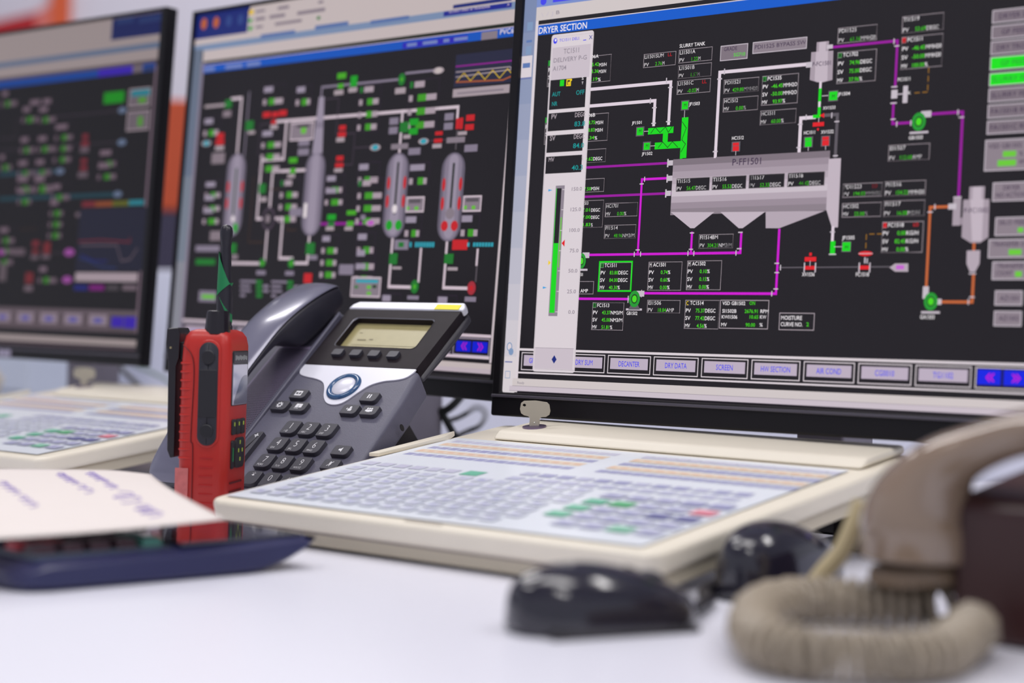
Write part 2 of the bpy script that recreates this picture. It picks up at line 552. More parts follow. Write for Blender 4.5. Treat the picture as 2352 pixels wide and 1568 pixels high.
R x 339.6 62.7 345.8 65.6
R q5 392 108.6 403.2 118.5
R q7 394.5 108.6 401 118.4
P q5 387.9 109.8 406.9 109.7 407.4 84 401.7 80.2 394.9 80.3 387.9 84.3
P q7 393 109.8 402.7 109.8 402.8 81.5 395.7 81.6
T v 388.6 100.8 3.4 17.9 P-FC1502
R q5 380.6 92.3 386.3 111.6
R q4 386 92.8 388.2 97.6
L f 4 378.9 105.5 380.9 105.5
R f 380.4 111.3 386.4 112.2
P q6 392.3 75.1 402 75.2 402 66.2 399 60.5 395.3 60.5 392.5 66.3
R f 394.6 59 399.8 59.9
R q2 402.5 228.9 462 238
O f 0.7 402.5 228.9 462 238
T v 407.1 231.7 3.6 26.1 DRYER SEQ
R q2 402.5 218 462 227.4
O f 0.7 402.5 218 462 227.4
T v 409.5 221 3.6 20.3 GF FEED
R q2 402.5 207.5 462 216.8
O f 0.7 402.5 207.5 462 216.8
T v 406.6 210.4 3.6 31.9 DRY TROUBLE
R H 402.5 196.9 462 206.2
O f 0.7 402.5 196.9 462 206.2
T j 410 199.8 3.6 20.3 GF FEED
R H 402.5 186.1 462 195.2
O f 0.7 402.5 186.1 462 195.2
T j 404.4 189 3.6 31.9 SLURRY FEED
R q2 402.5 175.2 462 184.6
O f 0.7 402.5 175.2 462 184.6
T v 404.3 178.2 3.6 31.9 SLURRY FEED
R q2 402.5 164.2 462 173.7
O f 0.7 402.5 164.2 462 173.7
T v 404.6 167.3 3.6 31.9 FA1501B RUN
R q2 402.5 153.5 462 162.7
O f 0.7 402.5 153.5 462 162.7
T v 404.6 156.4 3.6 31.9 FA1501C RUN
R q3 401.9 128.6 462 149.8
O f 0.7 401.9 128.6 462 149.8
T v 404.5 143.8 3.3 24 VSD GB1502
R I 415 137.7 424.4 141.6
R I 411.5 131.6 424.6 135.7
T v 426.6 138.2 3 2.7 %
T v 426.9 132.6 3 5.1 RPM
R q3 408.9 107.9 462 120.7
O f 0.7 408.9 107.9 462 120.7
T v 416.3 115.4 3.3 12 DRYER
T v 411.4 110.5 3.3 21.6 NO ACTION
R q3 411.9 84.7 462 97.2
O f 0.7 411.9 84.7 462 97.2
T v 414.5 92.1 3.3 21.6 SILO FEED
R I 428.2 86.8 432.1 90
R q3 407.8 69.8 462 82.5
O f 0.7 407.8 69.8 462 82.5
T v 410.7 77.6 3.3 26.4 TRANSFER ON
R I 422.5 71.8 431.5 75.6
R q3 411.3 55.2 462 67.5
O f 0.7 411.3 55.2 462 67.5
T v 414.7 63 3.3 19.2 TRANSFER
T v 414 58.2 3.3 12 COUNT
R I 427.8 57.2 432.5 60.9
R q3 414.2 38.1 433.8 48.1
O f 0.7 414.2 38.1 433.8 48.1
T v 418 41.5 3.3 14.4 AZ1501
R q3 414.2 24.3 433.9 34.5
O f 0.7 414.2 24.3 433.9 34.5
T v 417.9 28.1 3.3 14.4 AZ1502
R w 0 -1.9 466 0
O w 0.7 3.2 -17.7 44.8 -3.2
R l 5.8 -14.1 42.2 -5.4
T u 11.2 -11.8 4.3 25.5 GRADE SUMS
O w 0.7 47.6 -17.7 89.2 -3.2
R l 50.2 -14.1 86.6 -5.4
T u 59.5 -11.8 4.3 17.8 DRY SUM
O w 0.7 92 -17.7 133.6 -3.2
R l 94.6 -14.1 131 -5.4
T u 102.6 -11.8 4.3 20.4 DECANTER
O w 0.7 136.4 -17.7 178 -3.2
R l 139 -14.1 175.4 -5.4
T u 147 -11.8 4.3 20.4 DRY DATA
O w 0.7 180.9 -17.7 222.4 -3.2
R l 183.5 -14.1 219.8 -5.4
T u 194 -11.8 4.3 15.3 SCREEN
O w 0.7 225.3 -17.7 266.8 -3.2
R l 227.9 -14.1 264.2 -5.4
T u 233.3 -11.8 4.3 25.5 HW SECTION
O w 0.7 269.7 -17.7 311.3 -3.2
R l 272.3 -14.1 308.7 -5.4
T u 280.3 -11.8 4.3 20.4 AIR COND
O w 0.7 314.1 -17.7 355.7 -3.2
R l 316.7 -14.1 353.1 -5.4
T u 327.2 -11.8 4.3 15.3 CG0010
O w 0.7 358.5 -17.7 400.1 -3.2
R l 361.1 -14.1 397.5 -5.4
T u 371.7 -11.8 4.3 15.3 TG1102
O w 0.7 402.9 -17.7 441.1 -3.2
R K 404.5 -15.1 421.4 -4.8
C m 413 -10.1 2.4 -1
R K 423.2 -15.1 440.1 -4.8
C m 431.6 -10.1 2.4 1
R w 0 -20.5 466 -19.2
R h -5 -32.4 470 -24.7
R s -8 -34.9 470 -30.9
R a -8 -35.1 470 -34.8
R a -5 -31 470 -30.7
T a 0.1 -29.1 2 7.5 Ready
V w 15.6 -18.5 59.4 256.8
R s 17.2 219.2 57 246
R k 17 195 54.4 219.4
R k 17 177.4 54.4 192.1
R k 17 159.8 54.4 173.9
R k 17 142.6 54.4 156.6
R s 17.2 -15.9 57 0.9
R a 17 0.7 57.2 1
E u 19.6 251.6 2.1 2.4
E W 19.9 252.2 1 1.1
T u 23.8 250.5 2.4 21.5 TC1511 DELI.
R u 48.7 249.2 51.9 249.9
T N 54.6 249.7 3.5 3.5 X
T a 29.1 240.2 4.2 16.9 TC1511
T a 18.7 233.7 3.8 35.1 DELIVERY P-G
T a 18.8 226.9 4 14.1 A1704
R G 27.1 213.8 31.4 218.8
O y 1 33.8 213.3 38.6 219.1
R y 35.6 214.5 37.4 216.8
E y 38.5 218.2 1.1 1
T W 49.5 217.4 2.4 2.1 S
T W 49.7 213.7 2.2 1.8 T
T c 19.6 205.9 3.7 8.7 AUT
T c 44.4 205.5 3.9 8.8 OFF
T c 19.7 198.1 3.6 5.8 NR
T F 19.9 187.3 4.2 5.9 PV
T F 44.5 187.4 3.9 11.3 DEGC
T c 44.5 179.9 4.1 11.4 83.8
T F 19.8 169.7 4.2 5.7 SV
T F 44.6 169.8 3.9 11.5 DEGC
T c 44.4 162.3 4.1 11.6 84.0
T F 19.6 152.4 3.7 6 MV
T F 54.1 152.1 3.7 1.6 %
T c 44.5 144.5 4.1 11.8 40.3
R a 29.1 26.7 38.4 132.5
R k 29.9 29.3 35.2 130.3
R G 29.9 29.3 30.4 130.3
R G 30.1 29.3 35.2 85.7
R I 36.1 66.1 37.2 106.6
T a 44.9 127.7 3.1 11.5 150.0
R w 36.2 128.9 38.4 129.4
T a 44.8 111.2 3.1 11.8 125.0
R w 36.2 112.5 38.4 113
T a 44.9 94.5 3.1 11.6 100.0
R w 36.2 95.7 38.4 96.2
T a 47.1 78 3.1 9.4 75.0
R w 36.2 79.3 38.4 79.8
T a 47 61.8 3.1 9.5 50.0
R w 36.2 63 38.4 63.5
T a 46.9 45.2 3.1 9.4 25.0
R w 36.2 46.4 38.4 46.9
T a 49.3 28.7 3.1 6.9 0.0
R w 36.2 29.9 38.4 30.4
P r 38.5 85.6 41.7 88.5 41.7 82.7
P y 28.4 69.9 25.8 72.1 25.8 67.7
P S 25.8 49.7 21.6 50.7 21.6 48.7
P S 25.7 129 21.5 130 21.5 128
P n 35.1 -8.2 37.7 -11.6 40.3 -8.2 37.7 -4.8
@mid
R h -20 288.4 473 321
R w 466 -24 473 284
R n -22.5 294.9 74.4 323.9
E o -6.3 310.6 5.3 6
E o 15.8 310.2 5.2 5.9
E 4 38.6 309.7 5.1 5.9
E 4 59 309.3 5.1 5.8
R h 72.4 292.7 382 317
R 5 -20 281.8 473 288.4
R N 371.4 283.8 459 288.1
T p 378.3 286.2 1.8 53.5 SLURRY FEED & TRANSFER
T p 453.3 285.6 2.2 3 X
R n 383.4 289.7 458.4 293
R a 83.9 313.6 100.2 316.2
R a 121.1 313.2 139.7 316.4
R a 84.9 305.3 101.3 308.8
R a 108.2 305.4 134.4 308.9
R a 153.8 304.9 198.1 308.5
R a 86 297.4 98.6 300.1
R a 118.6 297.6 162.3 300.6
R a 186.3 313.2 194.5 315.8
R y 73.2 312.6 80.6 317.8
E G 76.3 306.7 3.5 2.1
E G 77.4 298.6 3.5 2.5
E j 188.9 299.1 2.8 1.8
R 3 96.2 286.5 153 290.5
R 3 184.5 287.8 235.8 291.8
R 3 268.9 285.7 323.9 289.2
R h -3 270.3 473 281.8
R e 0 266.9 466 270.3
R p 0 266.2 466 266.9
R b 0 258 466 266.2
R 6 1.1 259.5 20.1 263.5
R 6 39 259.5 69.1 263.5
R 6 75.8 259.5 99.4 263.5
R B 318 258.6 406 264.3
R 6 324 260 338 263
R 6 346 260 366 263
R 6 374 260 382 263
R 6 388 260 406 263
R a 423.6 258 444 265
T W 446.7 261 4.7 17.7 PVC6
R q4 -5 -26 0 270
R 108,122,144 -20 150 -5 284
R 124,136,152 -20 60 -5 150
R 142,146,158 -20 -37 -5 60
L F 2.9 9.2 222.3 43.9 222.3
L p 2.9 54.9 227.8 72.2 227.8 72.2 171
L q4 1.6 84.8 232.8 84.8 168.3
L p 2.9 132.9 200.5 400.7 200.5 400.7 190.7
L p 2.9 151.1 199.6 151.1 162.6 115 162.6 115 103.7 128.5 103.7
L p 2.9 188.6 150.6 134.9 150.6 134.9 115.7
L p 2.9 144.9 103.9 157.6 103.9 157.6 64.4 177.9 64.4
L p 2.6 133.8 91.3 133.8 60.4
L p 2.9 76.3 59 130.8 59
L p 2.9 183 59.8 202.2 59.8 202.2 86.7
L q4 2.2 203.2 192.1 203.2 230.5 316.6 230.5
L q4 2.2 326 235.5 364.2 235.5
L p 2.9 325.6 200.7 325.6 161.8
L d 1.6 401.8 178.8 401.8 163
L p 2.9 325.7 84.2 325.7 39.3 356.6 39.3
L p 2.9 400.1 81 400.1 39.6 432.2 39.6
L p 2.6 366.1 73.6 366.1 45
L d 1.6 441.1 73.2 441.1 46.1
L p 2.4 440.5 73.2 440.5 60.6
L M 2.6 218.8 97.8 286 97.8
L 0 0.9 230.7 183.4 230.7 218.4 209.2 218.4 209.2 196.1
L 0 0.9 230.7 183.4 259.1 183.4 259.1 153.7 244.6 153.7
L 0 0.9 260.7 169.4 283.6 169.4
L 0 0.9 367.2 171.8 399.7 171.8
L T 0.9 104.1 146.4 104.1 80.3 128 80.3
L T 0.9 130.1 132.9 148.3 132.9
L T 0.9 180.5 92.2 166.3 92.2 166.3 116.3
L 0 0.9 130.4 198.9 107.9 198.9 107.9 167.7
U q2 57.2 86 89.7 171.1
U q4 61.2 87 85.6 170.1
U q5 66.9 89 79.9 169.1
R i 72.2 108 75 156
E r 61.7 120 2.1 6
E r 85.2 120 2.1 6
E r 61.7 137 2.1 6
E r 85.2 137 2.1 6
E G 79.4 95 4 5
E W 74.4 104 3 3
U q2 187.5 86.1 218.5 167.4
U q4 191.4 87.1 214.7 166.4
U q5 196.8 89.1 209.2 165.4
P q5 196 166.1 212 166.1 208 221.1 200 221.1
R W 190 104.1 195 118.1
R q4 199.1 190.8 209.7 196.7
U q2 309.8 83.7 340.8 162.3
U q4 313.6 84.7 336.9 161.3
U q5 319.1 86.7 331.5 160.3
R e 324.1 105.7 326.9 153.7
E r 314.1 117.7 2.1 6
E r 336.5 117.7 2.1 6
E r 314.1 134.7 2.1 6
E r 336.5 134.7 2.1 6
E G 319.3 95.7 4.6 4.6
E G 332.3 95.7 4.6 4.6
E W 325.3 110.7 3.4 4
R a 313.3 165.7 337.3 170.7
U q2 385.7 80.5 416.2 159.9
U q4 389.5 81.5 412.4 158.9
U q5 394.9 83.5 407.1 157.9
R e 399.8 102.5 402.6 150.5
E r 390 114.5 2.1 6
E r 411.9 114.5 2.1 6
E r 390 131.5 2.1 6
E r 411.9 131.5 2.1 6
E r 395 94.5 4.6 4.6
E r 408 94.5 4.6 4.6
E a 401 105.5 6 5
R a 389 168.5 413 173.5
m 109.7 236.4 1 14.9 9.3 13.9 12.5 0
m 163.7 232.9 1 13.3 8 5.3 12.5 0
m 261.8 226.7 3 19.7 8.2 8.2 11.9 1
m 333.2 227 3 20.1 11.6 13.9 12.5 1
m 269.3 153.6 1 13.8 8.1 11.4 12.5 0
m 342.4 150.8 1 19.9 7.6 4.6 12.5 0
m 10 209.4 1 15.1 9 8 12.5 0
m 112.9 191.9 3 16.7 11.1 11.1 11.9 0
m 21.5 142.8 1 16.9 9 8 11.2 0
m 21.5 128.9 1 16.9 9.9 8 11.2 0
m 21.3 115.6 1 16.9 11.9 6 11.2 0
m 149.9 141.3 3 18 9 9 11.9 1
m 222.3 143.7 1 13.6 10.2 5.9 11.2 0
m 222.1 132 1 16.1 11 5.9 11.2 0
m 270.4 138.2 3 17.9 11.4 13 11.9 1
m 342 103.4 1 14.5 6.1 4.6 12.5 0
m 417 103.5 1 13.6 7.1 5 12.5 0
m 275.9 88 1 12.9 8.9 5.7 12.5 0
m 276.1 72.8 1 12.1 8.9 8.1 12.5 0
m 276.1 60.3 1 14.6 8.1 8.1 11.9 0
m 222.9 86.1 3 11.8 10.2 5.1 11.5 0
m 318.1 31.5 1 11.7 7.8 7.8 12.5 0
m 394.1 31.6 1 12.4 7.3 7.3 12.5 0
R q4 308.3 188.8 320.8 195.2
R q4 308.5 180.1 320.8 186.6
R q4 384 189 395.8 195.4
R q4 384 180.6 395.8 186.8
R q4 338.3 159.7 354.8 165.9
R q4 413.4 159.7 430.1 166
R G 336.6 186.8 348.8 192.8
R G 336.8 178.4 349 184.3
R r 412.5 187.1 423.4 192.6
R r 412 179 423.3 184.2
R j 323.7 180.8 335.7 190.5
R r 399.7 180.7 404.2 190.3
R r 404.5 180.4 408.8 190.5
R F 403.3 175 414.9 178.2
R F 329.4 175 339.5 178.5
R F 370.6 164.7 382.9 168.4
R r 373 176.2 383 179.6
R r 372.3 169.5 383.1 173.1
R F 244.3 223.1 257.3 227.3
R F 312.8 217 327.5 222.5
R F 222.8 221.4 236.8 226
R F 244.5 222.6 255.8 226.8
R g 225.7 236.7 239.1 242.4
R g 227.9 227.3 236.1 232.1
R G 246.4 228.1 256.4 238.3
R r 234.7 187 245 191.7
R r 233.8 180.6 245.8 185.4
R F 232 175.9 244.3 180.1
R r 234.2 157.9 244.9 162.5
R r 233.4 151.5 245.7 155.6
R F 232.4 147 245.1 150.5
R q4 173.3 174.3 190.8 179.9
R q4 173.5 165.1 191.1 171.7
R r 111.2 205.4 124 211
R r 126.1 205.3 136.8 210.3
R r 137.8 205.7 150.3 211.3
R r 126.2 198.2 134.1 202.5
R F 125.1 193 137.5 197.5
R r 34.2 186.9 46.9 193.2
R r 33.2 181.1 47.7 186.3
R F 33.1 175.4 48.5 180
R q3 28.2 161.5 51.4 172.7
R j 44.2 218.6 56.1 227.3
R q3 41.9 209.4 56.4 215.9
R j 83.2 193.8 96.8 203.5
R F 88.4 189.7 100.1 193.1
R g 160.4 158.1 173.6 163.4
R g 163.6 147.8 172.3 152.9
R F 159.9 143.5 171.9 147.1
R q4 167.9 105.7 187.5 113.5
R j 114.5 129.1 126 138.8
R F 118.2 120.7 129 125.4
R q3 36.6 82 56.7 91.8
R q4 12.8 70.6 55.4 76.9
R j 14.8 56.9 49.5 63
R q4 25.5 18.8 56.8 30.2
R I 31 22.1 54.3 26.2
R j 73.5 69 84.5 79.2
R q3 77 62.8 88.2 67.9
R j 198.7 68.4 212.3 79.7
R q4 204.6 63.1 217.3 67.8
R r 199.1 40.6 211.6 50.1
R q4 121.7 47.7 137 51.9
R q4 168.9 47.7 182.8 51.9
R q4 251.9 49.4 272.6 59.1
R G 227.8 101.3 240.8 106.8
R j 229.6 95 239.5 99.9
R F 226.8 91.3 239.4 95.1
R g 256.7 105.8 269.6 110.1
R g 258 95.3 268.5 100.1
R F 255.3 91.3 267.3 94.9
R g 258.3 105.8 270.4 110.1
R g 259.6 95.3 268.4 100.1
R F 260.2 91.3 267.3 94.9
R q4 329.1 73.2 348.7 82.3
R j 334.8 75.5 342.3 80.1
R r 407.6 73.2 427.2 82.2
R j 323.6 59.8 334.9 69.9
R j 398.5 60.9 410.4 69.7
R F 328.7 55.3 341.6 57.7
R F 403.5 55 416.9 57.9
R q4 352.9 28.2 368.5 31.7
R q4 429.1 28 443.5 32.3
R q4 277.7 100.9 284.8 105.7
R q4 264.7 49.4 273.4 59.2
R 7 350.2 75.6 353.1 80.1
R 7 357.8 75.6 360.8 80.1
R 7 361.6 75.6 364.6 80.1
R 7 365.4 75.6 368.4 80.1
R 7 369.3 75.6 372.2 80.1
R 7 373.1 75.6 376.1 80.1
R 7 376.9 75.6 379.9 80.1
R 7 380.7 75.6 383.7 80.1
R 7 426.9 76.1 429.8 79.7
R 7 434.4 76.1 437.3 79.7
R 7 438.1 76.1 441.1 79.7
R 7 441.9 76.1 444.8 79.7
R 7 445.6 76.1 448.5 79.7
R 7 449.4 76.1 452.3 79.7
R 7 453.1 76.1 456 79.7
R 7 456.8 76.1 459.8 79.7
R a 271.9 28.9 314.5 47.8
O p 1.4 271.9 28.9 314.5 47.8
R 7 278.8 42.3 310.4 45.3
R I 294.8 36.8 300.8 39.8
R I 295.5 31.2 301.5 34.1
R j 277 37 282.2 39.5
R i 302.7 37.5 308.7 40.5
R a 341 107.1 365.9 121.4
O p 1.4 341 107.1 365.9 121.4
R d 344.7 115.5 361.1 119.1
R I 342.4 109.4 345.9 112.5
R I 353.1 109.3 358.4 112.4
R a 417.2 106.7 440.8 120.9
O p 1.4 417.2 106.7 440.8 120.9
R d 420.6 115.5 437 118.7
R I 418.9 108.9 422.6 112.1
R I 428.9 108.7 433.5 112
R a 158.5 180 196.1 198.1
O p 1.4 158.5 180 196.1 198.1
R I 176.1 186.5 183.9 192.3
R k 168.7 192.8 188.3 194.9
E F 16.7 183.5 8.4 3
E 7 16.7 183.5 5.1 2.5
E F 290.9 168.5 7.7 3.1
E 7 290.9 168.5 4.6 2.5
E F 358.2 171.5 7 2.9
E 7 358.2 171.5 4.2 2.3
E F 370.9 234.9 7.5 3.1
E h 370.9 234.9 4.5 2.5
E F 293.2 98 7.7 3.1
E x 293.2 98 4.6 2.5
E j 321.2 230.2 5 5.7
E g 321.2 230.2 1.9 2.1
E j 361.8 39.9 5.4 6.2
E g 361.8 39.9 2.1 2.4
E X 436.7 39.9 5.4 6
E r 436.7 39.9 2.1 2.3
E j 130.4 59.8 5 4.4
E g 130.5 59.2 2.6 2.2
E j 177.3 59.6 4.9 4.9
E g 177.4 59.4 2.5 2.2
E 0 134.9 103.5 10.9 11.6
E k 134.9 103.5 7.7 8.6
E q3 133.7 103.5 4 4.4
R q4 95.8 39.7 122.4 42.1
R j 122.9 38.9 132.6 42.5
R q4 96.5 34.9 113.7 37.4
R j 123.6 34.3 133.3 37.9
R q4 134.6 35.1 144.1 38
R q4 97.1 30.3 115.3 32.7
R j 124.2 29.6 133.9 33.2
R q4 135.2 30.5 144.8 33.4
R q4 97.8 25.4 106.6 28
R j 124.8 25 134.5 28.6
R q4 147.7 40 173.2 42.3
R j 173.7 39.1 183 42.7
R q4 148.3 35.3 164.9 37.7
R j 174.3 34.6 183.6 38.1
R q4 184.9 35.4 194.1 38.3
R q4 149 30.7 166.4 33.1
R j 174.9 30.1 184.2 33.6
R q4 185.5 30.9 194.7 33.8
R q4 149.6 25.9 158 28.5
R j 175.5 25.5 184.8 29
R 8 393.1 218.1 467.5 247.3
L M 1.2 394.3 236.8 464.9 236.8
L F 0.9 394.9 231.7 462.9 231.7 466.9 229.7 464.9 230.7
L F 0.9 395.4 227.2 464.9 229.2
L y 0.7 396.1 222.7 405.3 230.2 414.5 222.7 423.7 230.2 432.9 222.7 442.1 230.2 451.3 222.7 460.5 230.2 469.7 222.7 478.9 230.2 488.1 222.7 497.3 230.2 506.5 222.7
L T2 1.3 396.1 222.7 456.1 220.7 496.1 224.7 464.9 222.7
R F 392.7 209.1 464.9 216.5
R a 398.5 211.6 457.6 213.1
R p 0 -2.6 466 0
O q5 1 372.9 -18.8 415.9 -3.4
R l 375.9 -14.8 412.9 -6.4
R u 382.9 -10.8 405.9 -11.4
O q5 1 326.7 -18.8 369.7 -3.4
R l 329.7 -14.8 366.7 -6.4
R u 336.7 -10.8 359.7 -11.4
O q5 1 280.5 -18.8 323.5 -3.4
R l 283.5 -14.8 320.5 -6.4
R u 290.5 -10.8 313.5 -11.4
O q5 1 234.3 -18.8 277.3 -3.4
R l 237.3 -14.8 274.3 -6.4
R u 244.3 -10.8 267.3 -11.4
O q5 1 188.1 -18.8 231.1 -3.4
R l 191.1 -14.8 228.1 -6.4
R u 198.1 -10.8 221.1 -11.4
O q5 1 141.9 -18.8 184.9 -3.4
R l 144.9 -14.8 181.9 -6.4
R u 151.9 -10.8 174.9 -11.4
O q5 1 95.7 -18.8 138.7 -3.4
R l 98.7 -14.8 135.7 -6.4
R u 105.7 -10.8 128.7 -11.4
O q5 1 49.5 -18.8 92.5 -3.4
R l 52.5 -14.8 89.5 -6.4
R u 59.5 -10.8 82.5 -11.4
O q5 1 3.3 -18.8 46.3 -3.4
R l 6.3 -14.8 43.3 -6.4
R u 13.3 -10.8 36.3 -11.4
O q5 1 419.1 -18.8 465.2 -3.4
R K 423 -15.6 441.8 -6.4
C m 432.4 -10.8 3 -1
R K 443.7 -15.6 462.8 -6.4
C m 453.2 -10.8 3 1
R p 0 -21.1 466 -18.6
R h -6 -33.6 470 -24.8
R s -6 -33.6 470 -29.6
! -36.6
@left
R h -490 288.4 6 321
R n -83.8 297.1 7.9 320.5
R 4 -76.1 313.5 -44.3 320.5
R 4 -35.8 311.1 5.3 318.1
R 5 -490 281.8 6 288.4
R h -490 269 3 281.8
R q1 -480 266 3 270
R b -466 257.5 0 266.2
R B -102.6 257.5 -39.9 266.2
R a -39.9 257.5 -22.1 266.2
R 4 -20.1 258 -1 263
R q5 0 -24 5 264
R 5 4 -24 8 280
L 9 5 -282.7 155 -166.8 155
L 9 5 -278.5 125.9 -55.9 125.9
L 0 1.4 -252.6 217.5 -60.9 217.5
L 0 1.2 -288.7 197.3 -257 197.3 -257 217.6
L 0 1.2 -286.7 183.4 -58.8 183.4
L 0 1.2 -147 157.9 -147 184.2
L 0 1.2 -216.1 62.4 -139.3 62.4
L 0 1.2 -211.6 30.3 -140.6 30.3
L T 1 -231.7 90 -199.5 90
R G -88.4 226.7 -51.2 239.2
R a -42.9 220.1 -4.3 240.2
O p 1.4 -42.9 220.1 -4.3 240.2
R 7 -38.5 231.5 -5.7 238.6
R I -25 223.7 -11.9 230.2
R a -42.9 194.3 -3.7 216
O p 1.4 -42.9 194.3 -3.7 216
R I -23.4 198.7 -14.9 209.2
m -291.7 253.4 1 12.3 8.6 14.8 12.5 0
m -231.8 239.4 1 20.1 0 0 12.5 0
m -206 239.2 1 16.3 0 0 12.5 0
m -245.1 232.1 1 14.3 11.9 8.4 12.5 0
m -211.7 230.2 1 16.4 9.4 14 12.5 0
m -176.4 208.1 3 22.9 9.1 11.4 12.5 0
m -245 196.7 1 15.5 8.4 11.9 12.5 0
m -209.4 196.4 1 16.3 10.5 11.7 12.5 0
m -87.6 175.2 1 20.5 10.8 7.5 12.5 0
m -89 161 1 20.5 10.8 10.8 12.5 0
m -285.9 177.9 1 9.8 9.8 7.4 12.5 0
m -245.9 169.5 1 17.9 9.6 11.9 12.5 0
m -210.4 169.5 1 16.3 9.3 12.8 12.5 0
m -245.9 151.8 1 19.1 9.6 8.4 12.5 0
m -208 152 1 16.3 9.3 14 12.5 0
m -244.6 150.7 1 20.6 11.8 8.8 12.5 0
m -210.7 149.6 1 20.2 11.5 14.4 12.5 0
m -173.6 140.2 1 15.5 11.3 14.1 12.5 0
m -175.4 122.2 3 15.5 11.3 5.6 12.5 0
m -241.2 137.1 1 14.7 11.8 5.9 12.5 0
m -273.8 92.2 3 18 9 12 12.5 0
m -186.5 46.6 1 14.2 11.3 14.2 12.5 0
E 5 -52.6 217.8 7.6 3.5
E 5 -49.2 182.5 8 3.7
E 5 -161.2 154.7 8.2 3.6
E 5 -49.4 126 7.8 3.6
E q4 -119.3 104.8 6 2.7
E x -131 62.9 9.9 4.4
E x -131.1 32.2 9.4 4.1
E x -266 63.4 7.8 3.3
R X -122.9 189.2 -112.3 195
R X -124.1 181.3 -110.1 187.2
R q3 -125.5 174.1 -109.2 180.7
R X -122.6 161.8 -110.9 167.5
R X -122.7 154 -109.8 159.7
R q3 -126.2 146.1 -107.7 152.6
R X -204.9 69.7 -191 76.4
R r -203.6 61.5 -191.4 66.5
R q3 -205.6 54.9 -190.4 59.9
R r -181.7 61.4 -168.5 74.6
R q3 -184.1 55.7 -167.8 60.6
R r -213 27.6 -198.2 39.9
R q4 -213.8 18.6 -197 25
R q3 -243.3 59.9 -218.7 67.5
R q2 -267.7 29.7 -252.9 49.8
R X -113.8 113.1 -90 119.2
R T2 -89.4 112.9 -56.9 118.6
R i2 -57.6 112.9 -28.3 118.7
R 7 -28.3 113.3 -1.6 118.9
R 8 -116.9 42.4 6 111.2
L q3 1.5 -110.2 70.9 -43.6 70.5 -33.6 53.2 -18.4 54.8 -7.1 66.4
L 4 1.5 -111 56.4 -91.6 53.2 -69.4 46.9 -43 45.4
L X 1.5 -114.8 74.9 -73.2 76.2 -20.8 73.5 -21.4 78.2
L N 1.5 -108.7 59.6 -83.6 53.2 -59.7 53.2
R p -115.7 30.8 -2.7 40.4
R N -116.6 20.6 -91.4 26.7
R M -88.2 20.9 -60.8 27
R d -56.3 21.2 -34.7 27.2
R q4 -27.8 21.5 -2.8 27.5
R q2 -466 -5 0 0
R q1 -466 -24.3 0 -5
O q4 1.2 -87.4 -21.3 -47.8 -2.5
R l -84.4 -17.3 -50.8 -5.5
R u -75.4 -14.3 -59.8 -9.5
O q4 1.2 -133.9 -21.3 -94.3 -2.5
R l -130.9 -17.3 -97.3 -5.5
R u -121.9 -14.3 -106.3 -9.5
O q4 1.2 -180.4 -21.3 -140.8 -2.5
R l -177.4 -17.3 -143.8 -5.5
R u -168.4 -14.3 -152.8 -9.5
O q4 1.2 -227 -21.3 -187.4 -2.5
R l -224 -17.3 -190.4 -5.5
R u -215 -14.3 -199.4 -9.5
O q4 1.2 -273.5 -21.3 -233.9 -2.5
R l -270.5 -17.3 -236.9 -5.5
R u -261.5 -14.3 -245.9 -9.5
O q4 1.2 -320.1 -21.3 -280.4 -2.5
R l -317.1 -17.3 -283.4 -5.5
R u -308.1 -14.3 -292.4 -9.5
O q4 1.2 -366.6 -21.3 -327 -2.5
R l -363.6 -17.3 -330 -5.5
R u -354.6 -14.3 -339 -9.5
O q4 1.2 -413.1 -21.3 -373.5 -2.5
R l -410.1 -17.3 -376.5 -5.5
R u -401.1 -14.3 -385.5 -9.5
R B -42.8 -18.3 -21.9 -7.1
R B -20.3 -19 0.3 -6.6
R h -480 -38.5 5 -31.3
R q3 -480 -42.5 5 -40.5
! -44.5
'''
# ------------------------------------------------------------------ desk and what stands far behind it
t = thing('control_desk', 'long white laminate control desk carrying the monitors, keyboards and phones', 'desk', DM @ Matrix.Translation((-.2, 1, -.75)))
b = MB().box(-2.9, 1.5, .28, 1.77, -.03, 0); b.build('desktop', t, DM, M_WHITE, bevel=.003)
for x in (-2.85, -.8, 1.4): MB().box(x, x+.04, .36, 1.70, -.75, -.03).build('leg', t, DM, M_GREY, bevel=.002)
o = MB().box(-3.4, 1.9, 1.775, 1.80, -.75, .225).build('divider_panel', None, DM, mat('pale_panel', (222, 224, 238), .5, var=.02, scale=5), bevel=.004)
tag(o, 'low white divider panel standing behind the monitors', 'divider')
t = thing('office_partition', 'orange office partition with slate lower half beyond the desk', 'partition', Matrix.Translation((-.85, 4.0, -.75)))
MB().box(-1.3, -.42, 3.98, 4.05, .385, .635).build('orange_panel', t, None, mat('orange_cloth', (214, 92, 56), .8, bump=.3), bevel=.01)
MB().box(-1.3, -.42, 3.98, 4.05, -.75, .385).build('slate_panel', t, None, mat('slate_cloth', (70, 66, 88), .8, bump=.3))
t = thing('wall_banner', 'red and orange painted wall banner at top left behind the left monitor', 'banner', Matrix.Translation((-1.4, 6.2, .9)))
def wallpt(px, py, Y=6.18):  # real place on the wall
    return ((px-1176)/FPX*Y, .15-(py-751-.03*(px-1176))/FPX*Y)
q = [wallpt(*p) for p in ((-80, 130), (64, 130), (64, 28), (-80, 62))]
MB().add([(x, 6.18, z) for x, z in q]+[(x, 6.2, z) for x, z in q], [(0,1,2,3),(7,6,5,4),(0,4,5,1),(1,5,6,2),(2,6,7,3),(3,7,4,0)]).build('red_band', t, None, mat('red_paint', (176, 16, 28), .6), smooth=False)
q = [wallpt(*p) for p in ((96, 140), (140, 140), (140, -80), (96, -80))]
